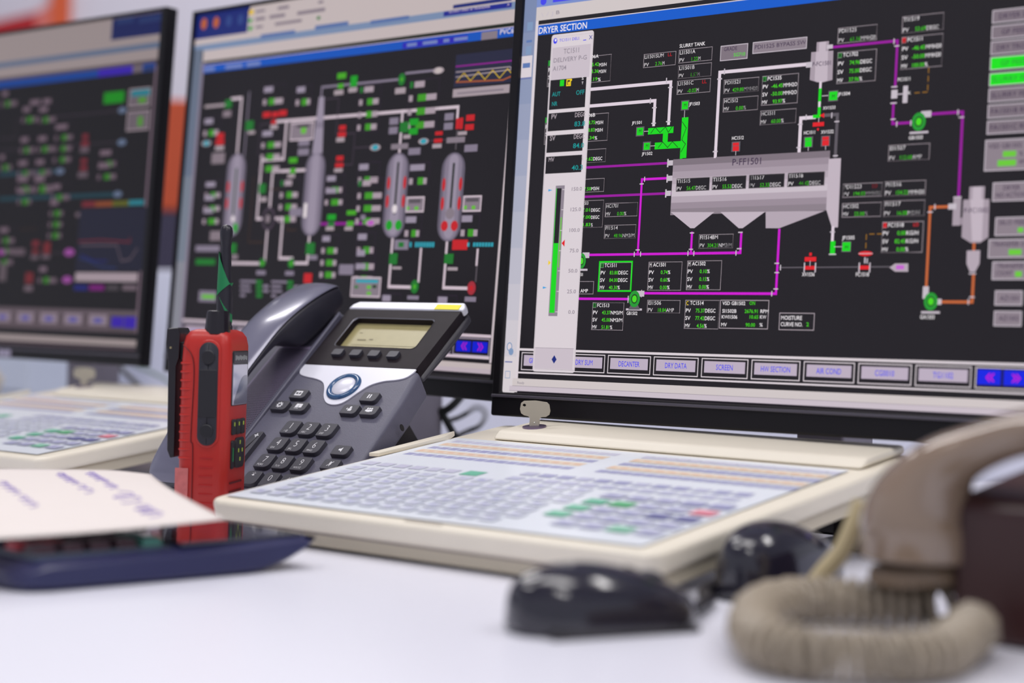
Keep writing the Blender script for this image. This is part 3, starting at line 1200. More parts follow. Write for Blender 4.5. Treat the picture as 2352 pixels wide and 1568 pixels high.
MB().add([(x, 6.17, z) for x, z in q]+[(x, 6.2, z) for x, z in q], [(0,1,2,3),(7,6,5,4),(0,4,5,1),(1,5,6,2),(2,6,7,3),(3,7,4,0)]).build('orange_stripe', t, None, mat('orange_paint', (214, 92, 48), .6), smooth=False)
q = [wallpt(*p) for p in ((64, 130), (96, 130), (96, 8), (64, 28))]
MB().add([(x, 6.178, z) for x, z in q]+[(x, 6.2, z) for x, z in q], [(0,1,2,3),(7,6,5,4),(0,4,5,1),(1,5,6,2),(2,6,7,3),(3,7,4,0)]).build('pink_band', t, None, mat('pink_paint', (216, 120, 112), .6), smooth=False)
# ------------------------------------------------------------------ the pictures on the three screens
PAL = dict(k=(22,18,24),w=(216,206,212),W=(240,234,238),g=(70,215,20),G=(8,212,16),M=(150,10,155),m=(205,8,208),c=(8,150,150),r=(222,24,34),b=(0,88,200),l=(186,172,190),s=(200,188,198),
 u=(66,66,232),p=(220,206,218),d=(92,86,94),y=(240,205,20),o=(196,100,52),t=(150,105,25),T=(74,50,34),T2=(176,92,44),a=(140,130,142),h=(206,196,196),n=(20,38,120),N=(24,36,150),K=(0,28,225),B=(40,34,190),
 S=(60,160,220),f=(196,186,196),F=(176,164,172),x=(196,98,206),X=(172,44,58),e=(16,28,14),i=(24,66,26),i2=(120,128,22),I=(104,200,52),H=(10,225,10),j=(28,150,44),z=(110,120,170),v=(62,44,72),
 q0=(96,80,98),q1=(112,100,108),q2=(124,112,122),q3=(138,126,136),q4=(152,138,150),q5=(166,152,164),q6=(178,164,176),q7=(192,178,190),q8=(200,188,198),q9=(206,194,204))
PAL.update({'0':(72,60,76),'3':(92,120,176),'4':(44,70,140),'5':(126,150,186),'6':(120,140,200),'7':(46,170,190),'8':(34,36,64),'9':(24,80,96)})
CM = {k: L3(*v) for k, v in PAL.items()}
DIM = {'mid': dict(g=(70,178,24), G=(14,168,30), j=(22,124,40), q2=(104,98,116), q4=(138,130,150), q5=(160,152,172), r=(206,26,34)),
       'left': dict(g=(60,160,26), G=(12,190,14), r=(150,44,54), X=(150,44,60), q5=(150,130,148), q6=(140,122,138), q3=(128,112,126), q4=(140,124,138), B=(70,30,230), u=(110,110,220))}
def draw_screen(lines, warm=(1, 1, 1), dim={}):
    mb = MB(); mb.mat(colmat('screen_glow')); mb.sm = False; Z = [0.]
    def C_(k): c = (L3(*dim[k]) if k in dim else CM[k]) if ',' not in k else L3(*[int(q) for q in k.split(',')]); return (c[0]*warm[0], c[1]*warm[1], c[2]*warm[2], 1)
    def poly(pts, k):
        mb.c = C_(k); mb.sm = False; mb.add([(x/1000, -Z[0], y/1000) for x, y in pts], [list(range(len(pts)))])
    def rect(x0, y0, x1, y1, k): poly([(x0, y0), (x1, y0), (x1, y1), (x0, y1)], k)
    def outl(w, x0, y0, x1, y1, k):
        rect(x0, y0, x1, y0+w, k); rect(x0, y1-w, x1, y1, k); rect(x0, y0, x0+w, y1, k); rect(x1-w, y0, x1, y1, k)
    def line(w, ps, k, dash=False):
        for (a, b) in zip(ps[:-1], ps[1:]):
            a = Vector(a); b = Vector(b); d = b-a; L = d.length
            if L < 1e-6: continue
            d /= L; nrm = Vector((-d.y, d.x))*w/2
            segs = [(-w/2, L+w/2)] if not dash else [(s, min(s+4, L)) for s in range(0, int(L), 6)]
            for s0, s1 in segs:
                p, q = a+d*s0, a+d*s1; poly([tuple(p-nrm), tuple(q-nrm), tuple(q+nrm), tuple(p+nrm)], k)
    def txt(s, x, y, h, w, k, fit=.62): text(mb, s, x/1000, y/1000, h/1000, w/1000, -Z[0], C_(k), plane='xz', fit=fit, bold=.008)
    for ln in lines:
        ln = ln.rstrip('\n')
        if not ln or ln[0] in '!@': continue
        Z[0] += 1.5e-6; cmd = ln[0]
        if cmd == 'B':
            head, mode, name, al, *rows = ln[2:].split('|'); x0, y0, x1, y1 = map(float, head.split()); H = y1-y0; n = len([r for r in rows if r])+1
            rect(x0, y0, x1, y1, 'k'); outl(.45, x0, y0, x1, y1, 'F')
            if not name: continue
            p = H/n; h = 3.0; q_ = (H-4.7)/max(1, n-1)
            if mode:
                k = {'A':'j','M':'k','C':'k','r':'r'}[mode]; rect(x0+.3, y1-4.3, x0+3.6, y1-.4, k); outl(.3, x0+.3, y1-4.3, x0+3.6, y1-.3, 'F')
                Z[0] += 1e-6; 
                if mode != 'r': txt(mode, x0+.9, y1-3.8, h, 2.1, {'A':'e','M':'W','C':'y'}[mode])
            txt(name, x0+(4.4 if mode else .8), y1-3.7, h, len(name)*2.08, 'W')
            if al: txt(al, x1-8, y1-3.6, h*.9, 4.2, 'r')
            W = x1-x0
            for i, r in enumerate(rows):
                if not r: continue
                a, v, u = r.split(','); yb = y1-3.7-q_*(i+1); txt(a, x0+.6, yb, h, 4.8, 'W')
                wu = len(u)*2.42; wv = len(v)*1.68; e = min(x0+W*.585, x1-wu-1)
                txt(v, e-wv, yb, h, wv, 'g'); txt(u, e+.1, yb, h, wu, 'W')
            continue
        if cmd == 'm':
            x, y, n, hw, gw, uw, pt, mode = map(float, ln[2:].split()); n = int(n); hh = pt*.46
            if mode: rect(x, y-hh, x+pt*.35, y, 'j'); rect(x+pt*.5, y-hh, x+hw, y, 'q6')
            else: rect(x, y-hh, x+hw, y, 'q5')
            for i in range(n):
                yy = y-pt*(i+1)
                if gw or i: rect(x, yy-hh, x+pt*.4, yy, 'q6')
                if gw:
                    g0 = x+max(pt*.75, hw*.6); rect(g0, yy-hh*1.05, g0+gw, yy+.4, '63,164,28'); rect(g0+gw, yy-hh, g0+gw+uw, yy, 'q6')
            if gw: outl(.35, x-1, y-pt*n-hh-1.5, x+max(hw, hw*.6+gw+uw)+3, y+1.5, 'v')
            continue
        parts = ln.split(' '); k = parts[1]
        if cmd == 'T':
            x, y, h, w_ = map(float, parts[2:6]); txt(' '.join(parts[6:]), x, y, h, w_, k); continue
        v = [float(q) for q in parts[2:]]
        if cmd == 'R': rect(*v, k)
        elif cmd == 'O': outl(*v, k)
        elif cmd == 'P': poly([(v[i], v[i+1]) for i in range(0, len(v), 2)], k)
        elif cmd in 'LD': line(v[0], [(v[i], v[i+1]) for i in range(1, len(v)-1, 2)], k, cmd == 'D')
        elif cmd == 'E': poly([(v[0]+v[2]*math.cos(a*PI/10), v[1]+v[3]*math.sin(a*PI/10)) for a in range(20)], k)
        elif cmd in 'UV':
            x0, y0, x1, y1 = v; r = (x1-x0)/2*.98 if cmd == 'U' else 2.5
            poly(rrect(x0, y0, x1, y1, r), k)
            if cmd == 'V': outl(.3, x0+.5, y0+2, x1-.5, y1-2, 'a')
        elif cmd == 'C':
            x, y, s, dr = v
            for q in (-s*.8, s*.35):
                line(1., [(x+q+(s*.9 if dr < 0 else 0), y+s), (x+q+(0 if dr < 0 else s*.9), y), (x+q+(s*.9 if dr < 0 else 0), y-s)], k)
    return mb
def monitor(M, label, group, lines, ext, off, warm, neck_x, dim={}, logo=None):
    """M: screen frame (x along, y away, z up) at the lower left of the plant picture; ext: screen rectangle in mm; off: bezel widths"""
    x0, z0, x1, z1 = [v/1000 for v in ext]; l, r, tt, bb = [v/1000 for v in off]
    X0, X1, Z0, Z1 = x0-l, x1+r, z0-bb, z1+tt
    foot = M @ Vector((neck_x, .15, 0)); R = M.to_3x3(); yaw = math.atan2(R[1][0], R[0][0])
    FM = Matrix.Translation((foot.x, foot.y, 0)) @ Matrix.Rotation(yaw, 4, 'Z')
    t = thing('monitor', label, 'monitor', FM, group)
    b = MB(); f = -.004
    # bezel: four bars mitred round the screen
    o4 = [(X0, Z0), (X1, Z0), (X1, Z1), (X0, Z1)]; i4 = [(x0, z0), (x1, z0), (x1, z1), (x0, z1)]
    vs = [(x, f, z) for x, z in o4]+[(x, f, z) for x, z in i4]+[(x, .001, z) for x, z in i4]+[(x, .011, z) for x, z in o4]
    fs = []
    for i in range(4):
        j = (i+1) % 4; fs += [(i, j, 4+j, 4+i), (4+i, 4+j, 8+j, 8+i), (i, 12+i, 12+j, j)]
    fs += [(12, 13, 14, 15)]
    b.add(vs, fs); b.build('bezel', t, M, mat('bezel_black', (17, 15, 19), .42, spec=.25), bevel=.0015, seg=2)
    # lighter ridge above the chin
    MB().box(X0+.001, X1-.001, f-.002, f+.001, z0-.0042, z0-.0018).build('trim_ridge', t, M, mat('satin_black', (74, 70, 80), .3), bevel=.0006)
    s = MB(); s.sm = False
    base_ = draw_screen(lines, warm, dim)
    base_.c = tuple(v*w_ for v, w_ in zip(CM['k'][:3], warm))+(1,); base_.sm = False
    base_.add([(x0, .00005, z0), (x1, .00005, z0), (x1, .00005, z1), (x0, .00005, z1)], [(0, 1, 2, 3)])
    # trim what would run past the glass
    base_.v = [(min(max(x, x0), x1), y, min(max(z, z0), z1)) for x, y, z in base_.v]
    base_.build('display', t, M, smooth=False, recalc=False)
    cx = (x0+x1)/2; cz = (z0+z1)/2
    MB().add([(cx+a, .0105, cz+c) for a, c in ((-.22, -.15), (.22, -.15), (.22, .15), (-.22, .15))]+[(cx+a, .062, cz+c) for a, c in ((-.12, -.09), (.12, -.09), (.12, .1), (-.12, .1))],
        [(0,1,2,3),(4,5,6,7),(0,1,5,4),(1,2,6,5),(2,3,7,6),(3,0,4,7)]).build('back_cover', t, M, M_BLACK, bevel=.004)
    nm = mat('stand_plastic', (140, 134, 146), .5)
    top = (M @ Vector((neck_x, .1, cz-.02)))-FM.translation; 
    MB().box(-.021, .021, -.06, -.012, .008, top.z).build('neck', t, FM, nm, bevel=.003)
    MB().box(-.035, .035, -.02, .02, -.04, .04).build('mount_plate', t, M @ Matrix.Translation((neck_x, .074, cz)), M_BLACK, bevel=.003)
    MB().prism(rrect(-.11, -.075, .11, .06, .04), 0, .01).build('base', t, FM, M_BLACK, bevel=.003)
    if logo:
        lb = MB(); 
        for i, (dx, w_) in enumerate(((0, .007), (.009, .006), (.0165, .008))):
            lb.box(logo[0]+dx, logo[0]+dx+w_, f-.0012, f+.001, logo[1], logo[1]+.010-.002*(i % 2))
        lb.build('logo', t, M, mat('pale_logo', (176, 168, 190), .4), bevel=.0008)
    return t
def monM(yaw, tilt, rl, o):
    u = Vector((math.cos(yaw), -math.sin(yaw), 0)); n = Vector((-math.sin(yaw), -math.cos(yaw), 0))
    up = math.cos(tilt)*Vector((0, 0, 1))-math.sin(tilt)*n
    c, s = math.cos(rl), math.sin(rl); u2 = c*u-s*up; up2 = s*u+c*up
    return basis(o, u2, up2.cross(u2), up2)
SCR = {}
for blk in SCREENS.split('@')[1:]:
    nm, rest = blk.split('\n', 1); SCR[nm] = rest.split('\n')
G3 = 'black monitors in a row along the desk'
monitor(monM(.7104, .0523, -.0075, (.0064, 1.4607, .133)), 'black monitor on the right showing the DRYER SECTION plant diagram', G3, SCR['right'], (-16, -36.6, 472, 321), (8, 8, 4, 19.5), (1, 1, 1), .23)
monitor(monM(.7949, .0553, .0122, (-.3439, 1.8637, .1484)), 'black monitor in the middle, behind the phone, with four grey vessels in its diagram', G3, SCR['mid'], (-20, -37, 472, 321), (3, 8, 3.5, 19.5), (.84, .80, .80), .235, dim=DIM['mid'])
monitor(monM(.7253, .0573, .0022, (-.4004, 1.8998, .1555)), 'black monitor at the left edge with a dim blurred plant diagram', G3, SCR['left'], (-482, -45, 8, 321), (5, 10, 3.5, 14), (.46, .42, .42), -.235, dim=DIM['left'], logo=(-.2495, -.0575))
# ------------------------------------------------------------------ operator keyboards
KM = basis((-.2027, 1.2231, .0264), (math.cos(.6833), -math.sin(.6833), 0), tuple(math.cos(.1349)*a for a in (math.sin(.6833), math.cos(.6833), 0))[:2]+(math.sin(.1349),),
           tuple(Vector((math.cos(.6833), -math.sin(.6833), 0)).cross(Vector((math.cos(.1349)*math.sin(.6833), math.cos(.1349)*math.cos(.6833), math.sin(.1349))))))
KB = {}
def sheet_mesh():
    b = MB(); b.mat(colmat('printed_key_sheet', emit=0, rough=.3)); b.sm = False; z = [.0006]
    def R(x0, y0, x1, y1, c, dz=1):
        z[0] += 2e-6*dz; b.c = L3(*c); b.sm = False
        b.add([(x0, y0, z[0]), (x1, y0, z[0]), (x1, y1, z[0]), (x0, y1, z[0])], [(0, 1, 2, 3)])
    R(.003, .010, .352, .2535, (234, 239, 246)); LAV = (194, 196, 222); LT = (208, 208, 228); OR = (240, 220, 196); GR = (112, 198, 164); DK = (168, 170, 208)
    # two banks of programmable keys with orange label strips at the back
    for x0, n in ((.012, 16), (.193, 16)):
        for k in range(n):
            x = x0+k*.0100
            for y in (.236, .208, .180): R(x, y, x+.0088, y+.0085, DK if y < .23 else LT)
        R(x0, .221, x0+.158, .232, OR); R(x0, .193, x0+.158, .204, OR)
        for k in range(n): R(x0+k*.01, .2245, x0+k*.01+.006, .2285, (234, 196, 168)); R(x0+k*.01, .1965, x0+k*.01+.006, .2005, (234, 196, 168))
    R(.108, .134, .124, .148, GR)
    for k in range(6): R(.010+k*.0158, .136, .022+k*.0158, .147, LT)
    for k in range(12): R(.150+k*.0158, .150, .162+k*.0158, .160, DK if k % 3 else LAV); R(.150+k*.0158, .134, .162+k*.0158, .144, LAV)
    rnd = random.Random(3)
    for r in range(7):
        y = .119-r*.0158; off = (r % 3)*.004
        for k in range(13):
            x = .012+off+k*.0172
            if x > .228: break
            R(x, y, x+.0125, y+.0105, (214, 218, 234)); R(x+.003, y+.003, x+.0085, y+.0075, LAV if rnd.random() < .7 else DK)
            R(x+.0005, y-.001, x+.012, y, (236, 238, 246))
    for r in range(5):
        y = .110-r*.0195
        for k in range(5):
            x = .248+k*.0205
            c = LAV
            if r in (1, 2, 3) and k == 0: c = GR
            if r == 1 and k == 1: c = (96, 190, 130)
            if r == 0 and k >= 3: c = DK
            if r == 1 and k == 4: c = (238, 140, 158)
            if r == 4 and k == 3: c = (140, 206, 176)
            if r == 2 and k in (3, 4): c = (116, 118, 170)
            if r == 4 and k < 1: continue
            R(x, y, x+.0165, y+.0125, c)
            if c == LAV: R(x+.004, y+.003, x+.011, y+.009, DK)
    return b
def make_keyboard(label, M):
    t = thing('operator_keyboard', label, 'keyboard', M, 'cream operator keyboards below the monitors')
    W = .368; X = -.007
    up = rrect(X, 0, W, .326, .012, rs=(.012, .012, .012, .012))
    b = MB(); b.prism([(x*.994+.001, .002+y*.99) for x, y in up], -.0155, -.0005, top=up); b.build('upper_shell', t, M, M_CREAM, bevel=.0045, seg=3, angle=50)
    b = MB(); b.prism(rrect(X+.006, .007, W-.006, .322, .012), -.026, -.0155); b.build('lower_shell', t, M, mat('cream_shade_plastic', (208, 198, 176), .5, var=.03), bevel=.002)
    MB().box(X+.008, W-.008, .0065, .320, -.0172, -.0150).build('seam', t, M, mat('seam_grey', (150, 140, 134), .6))
    sheet_mesh().build('key_sheet', t, M, smooth=False, recalc=False)
    # raised rear housing with bevelled front
    b = MB(); z1 = .0066
    pr = [(.259, 0), (.323, 0), (.323, z1), (.268, z1)]
    b.add([(.034, y, z) for y, z in pr]+[(.358, y, z) for y, z in pr], [(0,1,2,3),(7,6,5,4),(0,4,5,1),(1,5,6,2),(2,6,7,3),(3,7,4,0)])
    b.build('rear_housing', t, M, M_CREAM, bevel=.003, seg=3)
    b = MB(); b.add([(-.0085,.165,0),(-.001,.168,0),(.003,.245,0),(-.006,.262,0),(-.0085,.165,.003),(-.001,.168,.003),(.004,.238,.0042),(-.006,.262,.0042)], [(0,3,2,1),(4,5,6,7),(0,1,5,4),(1,2,6,5),(2,3,7,6),(3,0,4,7)])
    b.build('side_clip', t, M, M_CREAM, bevel=.0006)
    b = MB(); b.lathe([(.0095, 0), (.0095, .0012), (.007, .0016), (0.0001, .0016)], 28); lk = b.build('lock_ring', t, M @ Matrix.Translation((.0560, .287, z1-.0001)), mat('lock_metal', (126, 112, 140), .3, metal=.7))
    for x in (.03, .33):
        MB().box(x-.014, x+.014, .290, .312, -.0655, -.0255).build('foot', t, KMfoot(M), M_BLACK, bevel=.002)
    tx = MB(); tx.mat(mat('faint_print', (178, 168, 160), .5))
    for i in range(9): tx.box(.175+i*.0035, .1772+i*.0035, .0045, .0068, .00001, .0002)
    tx.build('maker_plate', t, M)
    return t
def KMfoot(M): return M
def make_key(label, M):
    t = thing('lock_key', label, 'key', M, 'keys in the keyboard locks')
    pts = rrect(-.0118, .0095, .0118, .0245, .0035, rs=(.004, .0035, .0035, .004))
    # slight dome on the head
    b = MB(); vs = []
    out = [(-.0037, -.004), (.0037, -.004), (.0037, .0072), (.005, .0090), (.0088, .0097), (.0112, .0118), (.0119, .0155), (.0108, .0215), (.0088, .0236), (0, .0246), (-.0092, .0236), (-.0113, .0215), (-.0119, .0155), (-.0108, .0115), (-.0085, .0098), (-.005, .0090), (-.0037, .0072)]
    hole = [(-.0088+.0015*math.cos(a*PI/6), .0196+.0016*math.sin(a*PI/6)) for a in range(12)]
    bmx = bmesh.new()
    for z in (-.0009, .0009):
        pass
    me = bpy.data.meshes.new('key_blade')
    cu = bpy.data.curves.new('key_outline', 'CURVE'); cu.dimensions = '2D'; cu.fill_mode = 'BOTH'; cu.extrude = .0009; cu.bevel_depth = .0002
    for loop in (out, hole):
        sp = cu.splines.new('POLY'); sp.points.add(len(loop)-1); sp.use_cyclic_u = True
        for p, (x, y) in zip(sp.points, loop): p.co = (x, y, 0, 1)
    ob = bpy.data.objects.new('key_outline', cu); C.objects.link(ob); bpy.context.view_layer.update()
    me = bpy.data.meshes.new_from_object(ob); bpy.data.objects.remove(ob)
    me.name = 'key_blade'; me.materials.clear(); me.materials.append(M_STEEL)
    k = bpy.data.objects.new('key_blade', me); C.objects.link(k); place(k, t, M @ Matrix.Rotation(PI/2, 4, 'X'))
    b = MB(); b.lathe([(.0006, 0), (.0006, .0004), (.0003, .0006)], 10); b.build('rivet', t, M @ Matrix.Rotation(PI/2, 4, 'X') @ Matrix.Translation((0, .003, .0009)), mat('bright_rivet', (220, 220, 210), .2, metal=.8))
    return t
kroot = make_keyboard('cream operator keyboard in front of the DRYER SECTION monitor, nearest the viewer', KM)
KEYL = Matrix.Translation((.041, .306, .0141))
def key_at(K, rz=0):
    p = K @ Vector((.0560, .287, .0080)); return Matrix.Translation(p) @ Matrix.Rotation(-.12+rz, 4, 'Z') @ Matrix.Rotation(.03, 4, 'Y') @ Matrix.Diagonal((1, 1, .80, 1))
kkey = make_key('dull metal key standing in the lock of the nearest cream keyboard', key_at(KM))
def copy_tree(root, M, label):
    r = root.copy(); C.objects.link(r); r.matrix_basis = M; r['label'] = label
    def rec(a, b):
        for ch in list(a.children):
            c = ch.copy(); C.objects.link(c); c.parent = b; rec(ch, c)
    rec(root, r); return r
K2 = Matrix.Translation((-.482, .527, 0)) @ KM
K3 = Matrix.Translation((-.935, 1.06, 0)) @ KM
copy_tree(kroot, K2, 'cream operator keyboard at the left, behind the curled paper and radio')
copy_tree(kkey, key_at(K2, .1), 'blurred metal key in the lock of the left cream keyboard')
copy_tree(kroot, K3, 'cream keyboard whose rounded corner just shows at the left edge of the photo')
# ------------------------------------------------------------------ desk phone
PMx, PMy = .6109, .8549
pu = Vector((math.cos(PMx), -math.sin(PMx), 0)); pn0 = Vector((-math.sin(PMx), -math.cos(PMx), 0))
pup = math.cos(PMy)*Vector((0, 0, 1))-math.sin(PMy)*pn0
PH = basis((-.1663, 1.4008, .0529), pu, pup, pu.cross(pup)) @ Matrix.Scale(1.03, 4)   # x right, y up the face, z out of it
FB = PH @ Vector((0, -.06, -.02))
t = thing('desk_phone', 'charcoal office phone with silver plate, small display and number keys', 'phone', yawM(PMx, (FB.x, FB.y, 0)))
mm = lambda *v: [q/1000 for q in v]
M_PH = mat('phone_plastic', (90, 89, 105), .45, bump=.25, var=.08, scale=90)
M_PHK = mat('phone_key_plastic', (58, 57, 66), .42, bump=.15)
M_SILV = mat('silver_paint', (222, 222, 232), .3, metal=.1, var=.02)
M_PRINT = mat('white_print', (225, 225, 228), .5)
def pl(pts): return [(x/1000, y/1000) for x, y in pts]
# body: right part with keypad
b = MB()
top = pl([(-62, -51), (62, -51), (67, -47), (68, -5), (64, 60), (60, 93), (-61, 93), (-62, 40)])
bot = pl([(-62, -50), (60, -50), (66, -45), (68, -5), (67, 50), (64, 86), (-61, 86), (-62, 40)])
b.prism(bot, -.024, -.0030, top=top); b.build('body', t, PH, M_PH, bevel=.004, seg=4, angle=40)
# lower wall that closes the body towards the desk
# cradle side of the body
b = MB(); b.prism(pl([(-128, -50), (-61, -50), (-61, 165), (-66, 170), (-120, 166), (-128, 158)]), -.022, -.013); b.build('cradle', t, PH, M_PH, bevel=.003, seg=3)
b = MB(); b.add([(-.066,-.056,-.014),(-.058,-.056,-.014),(-.058,.160,-.014),(-.066,.160,-.014),(-.0655,-.05,-.0035),(-.0595,-.05,-.003),(-.0575,.150,.003),(-.0635,.158,.0005)], [(0,3,2,1),(4,5,6,7),(0,1,5,4),(1,2,6,5),(2,3,7,6),(3,0,4,7)])
b.build('cradle_rim', t, PH, M_PH, bevel=.0015, seg=3)
# speaker grille: ribbed plate with rows of holes
M_GR = mat('grille_plastic', (136, 124, 152), .5)
M_HOLE = mat('grille_hole', (14, 22, 20), .8)
b = MB(); b.mat(M_GR); b.prism(pl([(-112, -10), (-67, 4), (-66, 104), (-69, 124), (-112, 124)]), -.013, -.0110)
g = b.build('speaker_grille', t, PH, bevel=0)
b = MB(); b.mat(M_HOLE); b.sm = False
for r in range(64):
    y = -8+r*2.05
    for k in range(21):
        x = -110+k*2.05
        if y < -10+(x+112)*16/44+1.5 or y > 121 or x > -68: continue
        b.add([((x+dx)/1000, (y+dy)/1000, -.01090) for dx, dy in ((0,0),(1.55,0),(1.55,1.2),(0,1.2))], [(0,1,2,3)])
h = b.build('grille_holes', t, PH, smooth=False, recalc=False)
h.parent = g; h.matrix_basis = Matrix.Identity(4)
# display module
b = MB()
mod = pl([(-58, 92), (57, 93), (61, 160), (60, 168), (56, 172), (-52, 171), (-57, 167), (-58.5, 160)])
modb = pl([(-56, 90), (60, 90), (63.5, 126), (63.5, 166), (59, 171), (-50, 170), (-56, 165), (-57, 160)])
b.prism(modb, -.015, -.0098, top=mod); b.build('display_housing', t, PH, M_DARK, bevel=.003, seg=3)
def framed(outer, inner, z0, z1, zi, name, m, bevel=0):
    n = len(outer); b = MB()
    vs = [(x, y, z0) for x, y in outer]+[(x, y, z1) for x, y in outer]+[(x, y, z1) for x, y in inner]+[(x, y, zi) for x, y in inner]
    fs = []
    for i in range(n):
        j = (i+1) % n; fs += [(i, j, n+j, n+i), (n+i, n+j, 2*n+j, 2*n+i), (2*n+i, 2*n+j, 3*n+j, 3*n+i)]
    b.add(vs, fs); return b.build(name, t, PH, m, bevel=bevel, smooth=False)
inner = [(x/1000, y/1000) for x, y in [(v[0]*1000, v[1]*1000) for v in rrect(-.0425, .1165, .0405, .1515, .0035, n=3, rs=(.004, .0012, .0012, .004))]]
def quadout(n):
    # outer outline resampled to the same count as inner (16 points)
    c = [(57, 93.2), (59.5, 163), (-57.5, 162.5), (-57.5, 93)]; out = []
    for k in range(4):
        for j in range(4): out.append((c[k][0]/1000+0.00001*j, c[k][1]/1000+0.00001*j))
    return out
framed(quadout(16), inner, -.0105, -.0020, -.0075, 'display_bezel', mat('glossy_black_panel', (36, 30, 35), .5, spec=.15, var=.45, scale=60))
ob = MB(); ring = rrect(-.0433, .1157, .0413, .1523, .0042, n=4); ri = rrect(-.0425, .1165, .0405, .1515, .0036, n=4); n = len(ring)
ob.add([(x, y, -.0018) for x, y in ring]+[(x, y, -.0024) for x, y in ri], [(i, (i+1) % n, n+(i+1) % n, n+i) for i in range(n)])
ob.build('window_trim', t, PH, mat('window_trim_grey', (150, 150, 160), .25, metal=.4))
b = MB().box(-.0435, .0415, .1155, .1525, -.0095, -.0075); lcd = b.build('display_glass', t, PH, mat('lcd_olive', (168, 158, 112), .35, var=.1, scale=120))
b = MB(); b.mat(mat('lcd_mark', (128, 120, 88), .5)); b.sm = False; rr = random.Random(7)
for (x, y, w_, h_) in [(-33, 139, 3, .8), (-30, 130, 9, 1.6), (-18, 131, 4, 1.2), (-33, 124.5, 72, .35)]+[(-30+i*3.1, 120.5, 2, 2.2) for i in range(4)]+[(-14+i*3.1, 120.5, 2, 2.2) for i in range(5)]+[(6+i*3.1, 120.5, 2, 2.2) for i in range(4)]:
    b.add([(x/1000, y/1000, -.0073), ((x+w_)/1000, y/1000, -.0073), ((x+w_)/1000, (y+h_)/1000, -.0073), (x/1000, (y+h_)/1000, -.0073)], [(0, 1, 2, 3)])
q = b.build('display_marks', t, PH, smooth=False, recalc=False); q.parent = lcd; q.matrix_basis = Matrix.Identity(4)
# silver strip along the top with a yellow sticker
b = MB(); b.prism(pl([(-58, 163), (60.5, 163.5), (61.5, 168), (57.5, 173.5), (-51, 172.5), (-56, 169)]), -.008, -.0012); b.build('top_strip', t, PH, M_SILV, bevel=.0015, seg=3)
MB().box(.032, .0565, .1640, .1700, -.0012, -.0008).build('sticker', t, PH, mat('yellow_tape', (250, 236, 10), .5)).__setitem__('label', 'yellow sticker')
# silver plate
plate = spline([(-57.5, 92.5, 0), (-57.8, 86, 0), (-55, 81, 0), (-48, 78.5, 0), (-34, 76, 0), (-25, 72.5, 0), (-19, 66, 0), (-13.5, 57, 0), (-7, 50.5, 0), (0, 48, 0), (7, 48.8, 0), (12, 53, 0), (17.5, 63, 0), (24, 72, 0), (34, 77.3, 0), (46, 79.8, 0), (53, 83, 0), (56.5, 88.5, 0), (57, 93, 0)], 4)
b = MB(); b.prism([(p.x/1000, p.y/1000) for p in plate], -.0035, -.0020); b.build('silver_plate', t, PH, M_SILV, bevel=.0004)
RM = PH @ Matrix.Translation((0, .0685, -.002))
b = MB(); b.rings([[((.0125+.0026*math.cos(a))*math.cos(2*PI*i/40), (.0125+.0026*math.cos(a))*math.sin(2*PI*i/40), .0026*math.sin(a)*.9) for a in [2*PI*k/12 for k in range(12)]] for i in range(41)], cap=False)
nr = b.build('navigation_ring', t, RM, mat('blue_ring', (44, 84, 128), .22, coat=.5))
b = MB(); b.lathe([(.0102, 0), (.0100, .0012), (.0085, .0022), (.004, .0028), (.0001, .0029)], 36); b.build('select_button', t, RM, M_SILV)
# keys
KEYN = {}
def keycap(nm, cx, cy, w_, h_, z0, z1, mt):
    b = MB(); lo = rrect(cx-w_/2, cy-h_/2, cx+w_/2, cy+h_/2, .001, rs=(h_*.32, .0012, h_*.22, .0010))
    hi = rrect(cx-w_/2+.0003, cy-h_/2+.0003, cx+w_/2-.0003, cy+h_/2-.0003, .001, rs=(h_*.30, .0011, h_*.2, .0009))
    b.prism([p for p in lo], z0, z1, top=hi); return b.build(nm, t, PH, mt, bevel=.0005, seg=2)
def glyphs(par, fn):
    b = MB(); b.mat(M_PRINT); fn(b); o = b.build('key_print', t, PH, smooth=False, recalc=False)
    o.parent = par; o.matrix_basis = Matrix.Identity(4)
lab = {'1': ' / @', '2': 'ABC', '3': 'DEF', '4': 'GHI', '5': 'JKL', '6': 'MNO', '7': 'PQRS', '8': 'TUV', '9': 'WXYZ', '*': '.', '0': '', '#': ''}
for i, ch in enumerate('123456789*0#'):
    cx = ((i % 3)-1)*.01835-.0003; cy = (1-i//3)*.0188-.0012
    k = keycap('number_key', cx, cy, .0150, .0148, -.004, .0008, M_PHK)
    def fn(b, ch=ch, cx=cx, cy=cy):
        text(b, ch if ch != '*' else '*', cx-.0016, cy-.0018, .0066 if ch != '*' else .008, z=.00092, fit=.82, bold=-.012)
        if lab[ch]: text(b, lab[ch], cx-.0042, cy-.0054, .0021, z=.00092, fit=.85, bold=-.01)
    glyphs(k, fn)
def sq(b, x0, y0, x1, y1, z=.00092, sh=0): b.add([(x0, y0, z), (x1, y0, z), (x1+sh, y1, z), (x0+sh, y1, z)], [(0, 1, 2, 3)])
def disc(b, x, y, r, n=12, z=.00092): b.add([(x+r*math.cos(2*PI*i/n), y+r*math.sin(2*PI*i/n), z) for i in range(n)], [list(range(n))])
def ic_vm(b, x, y):
    sq(b, x-.0034, y-.0026, x+.0034, y+.0026); b.mat(M_PHK)
    for d in (-.0015, .0015): disc(b, x+d, y+.0001, .0012, z=.00096)
    sq(b, x-.0015, y-.0012, x+.0015, y-.0008, z=.00096)
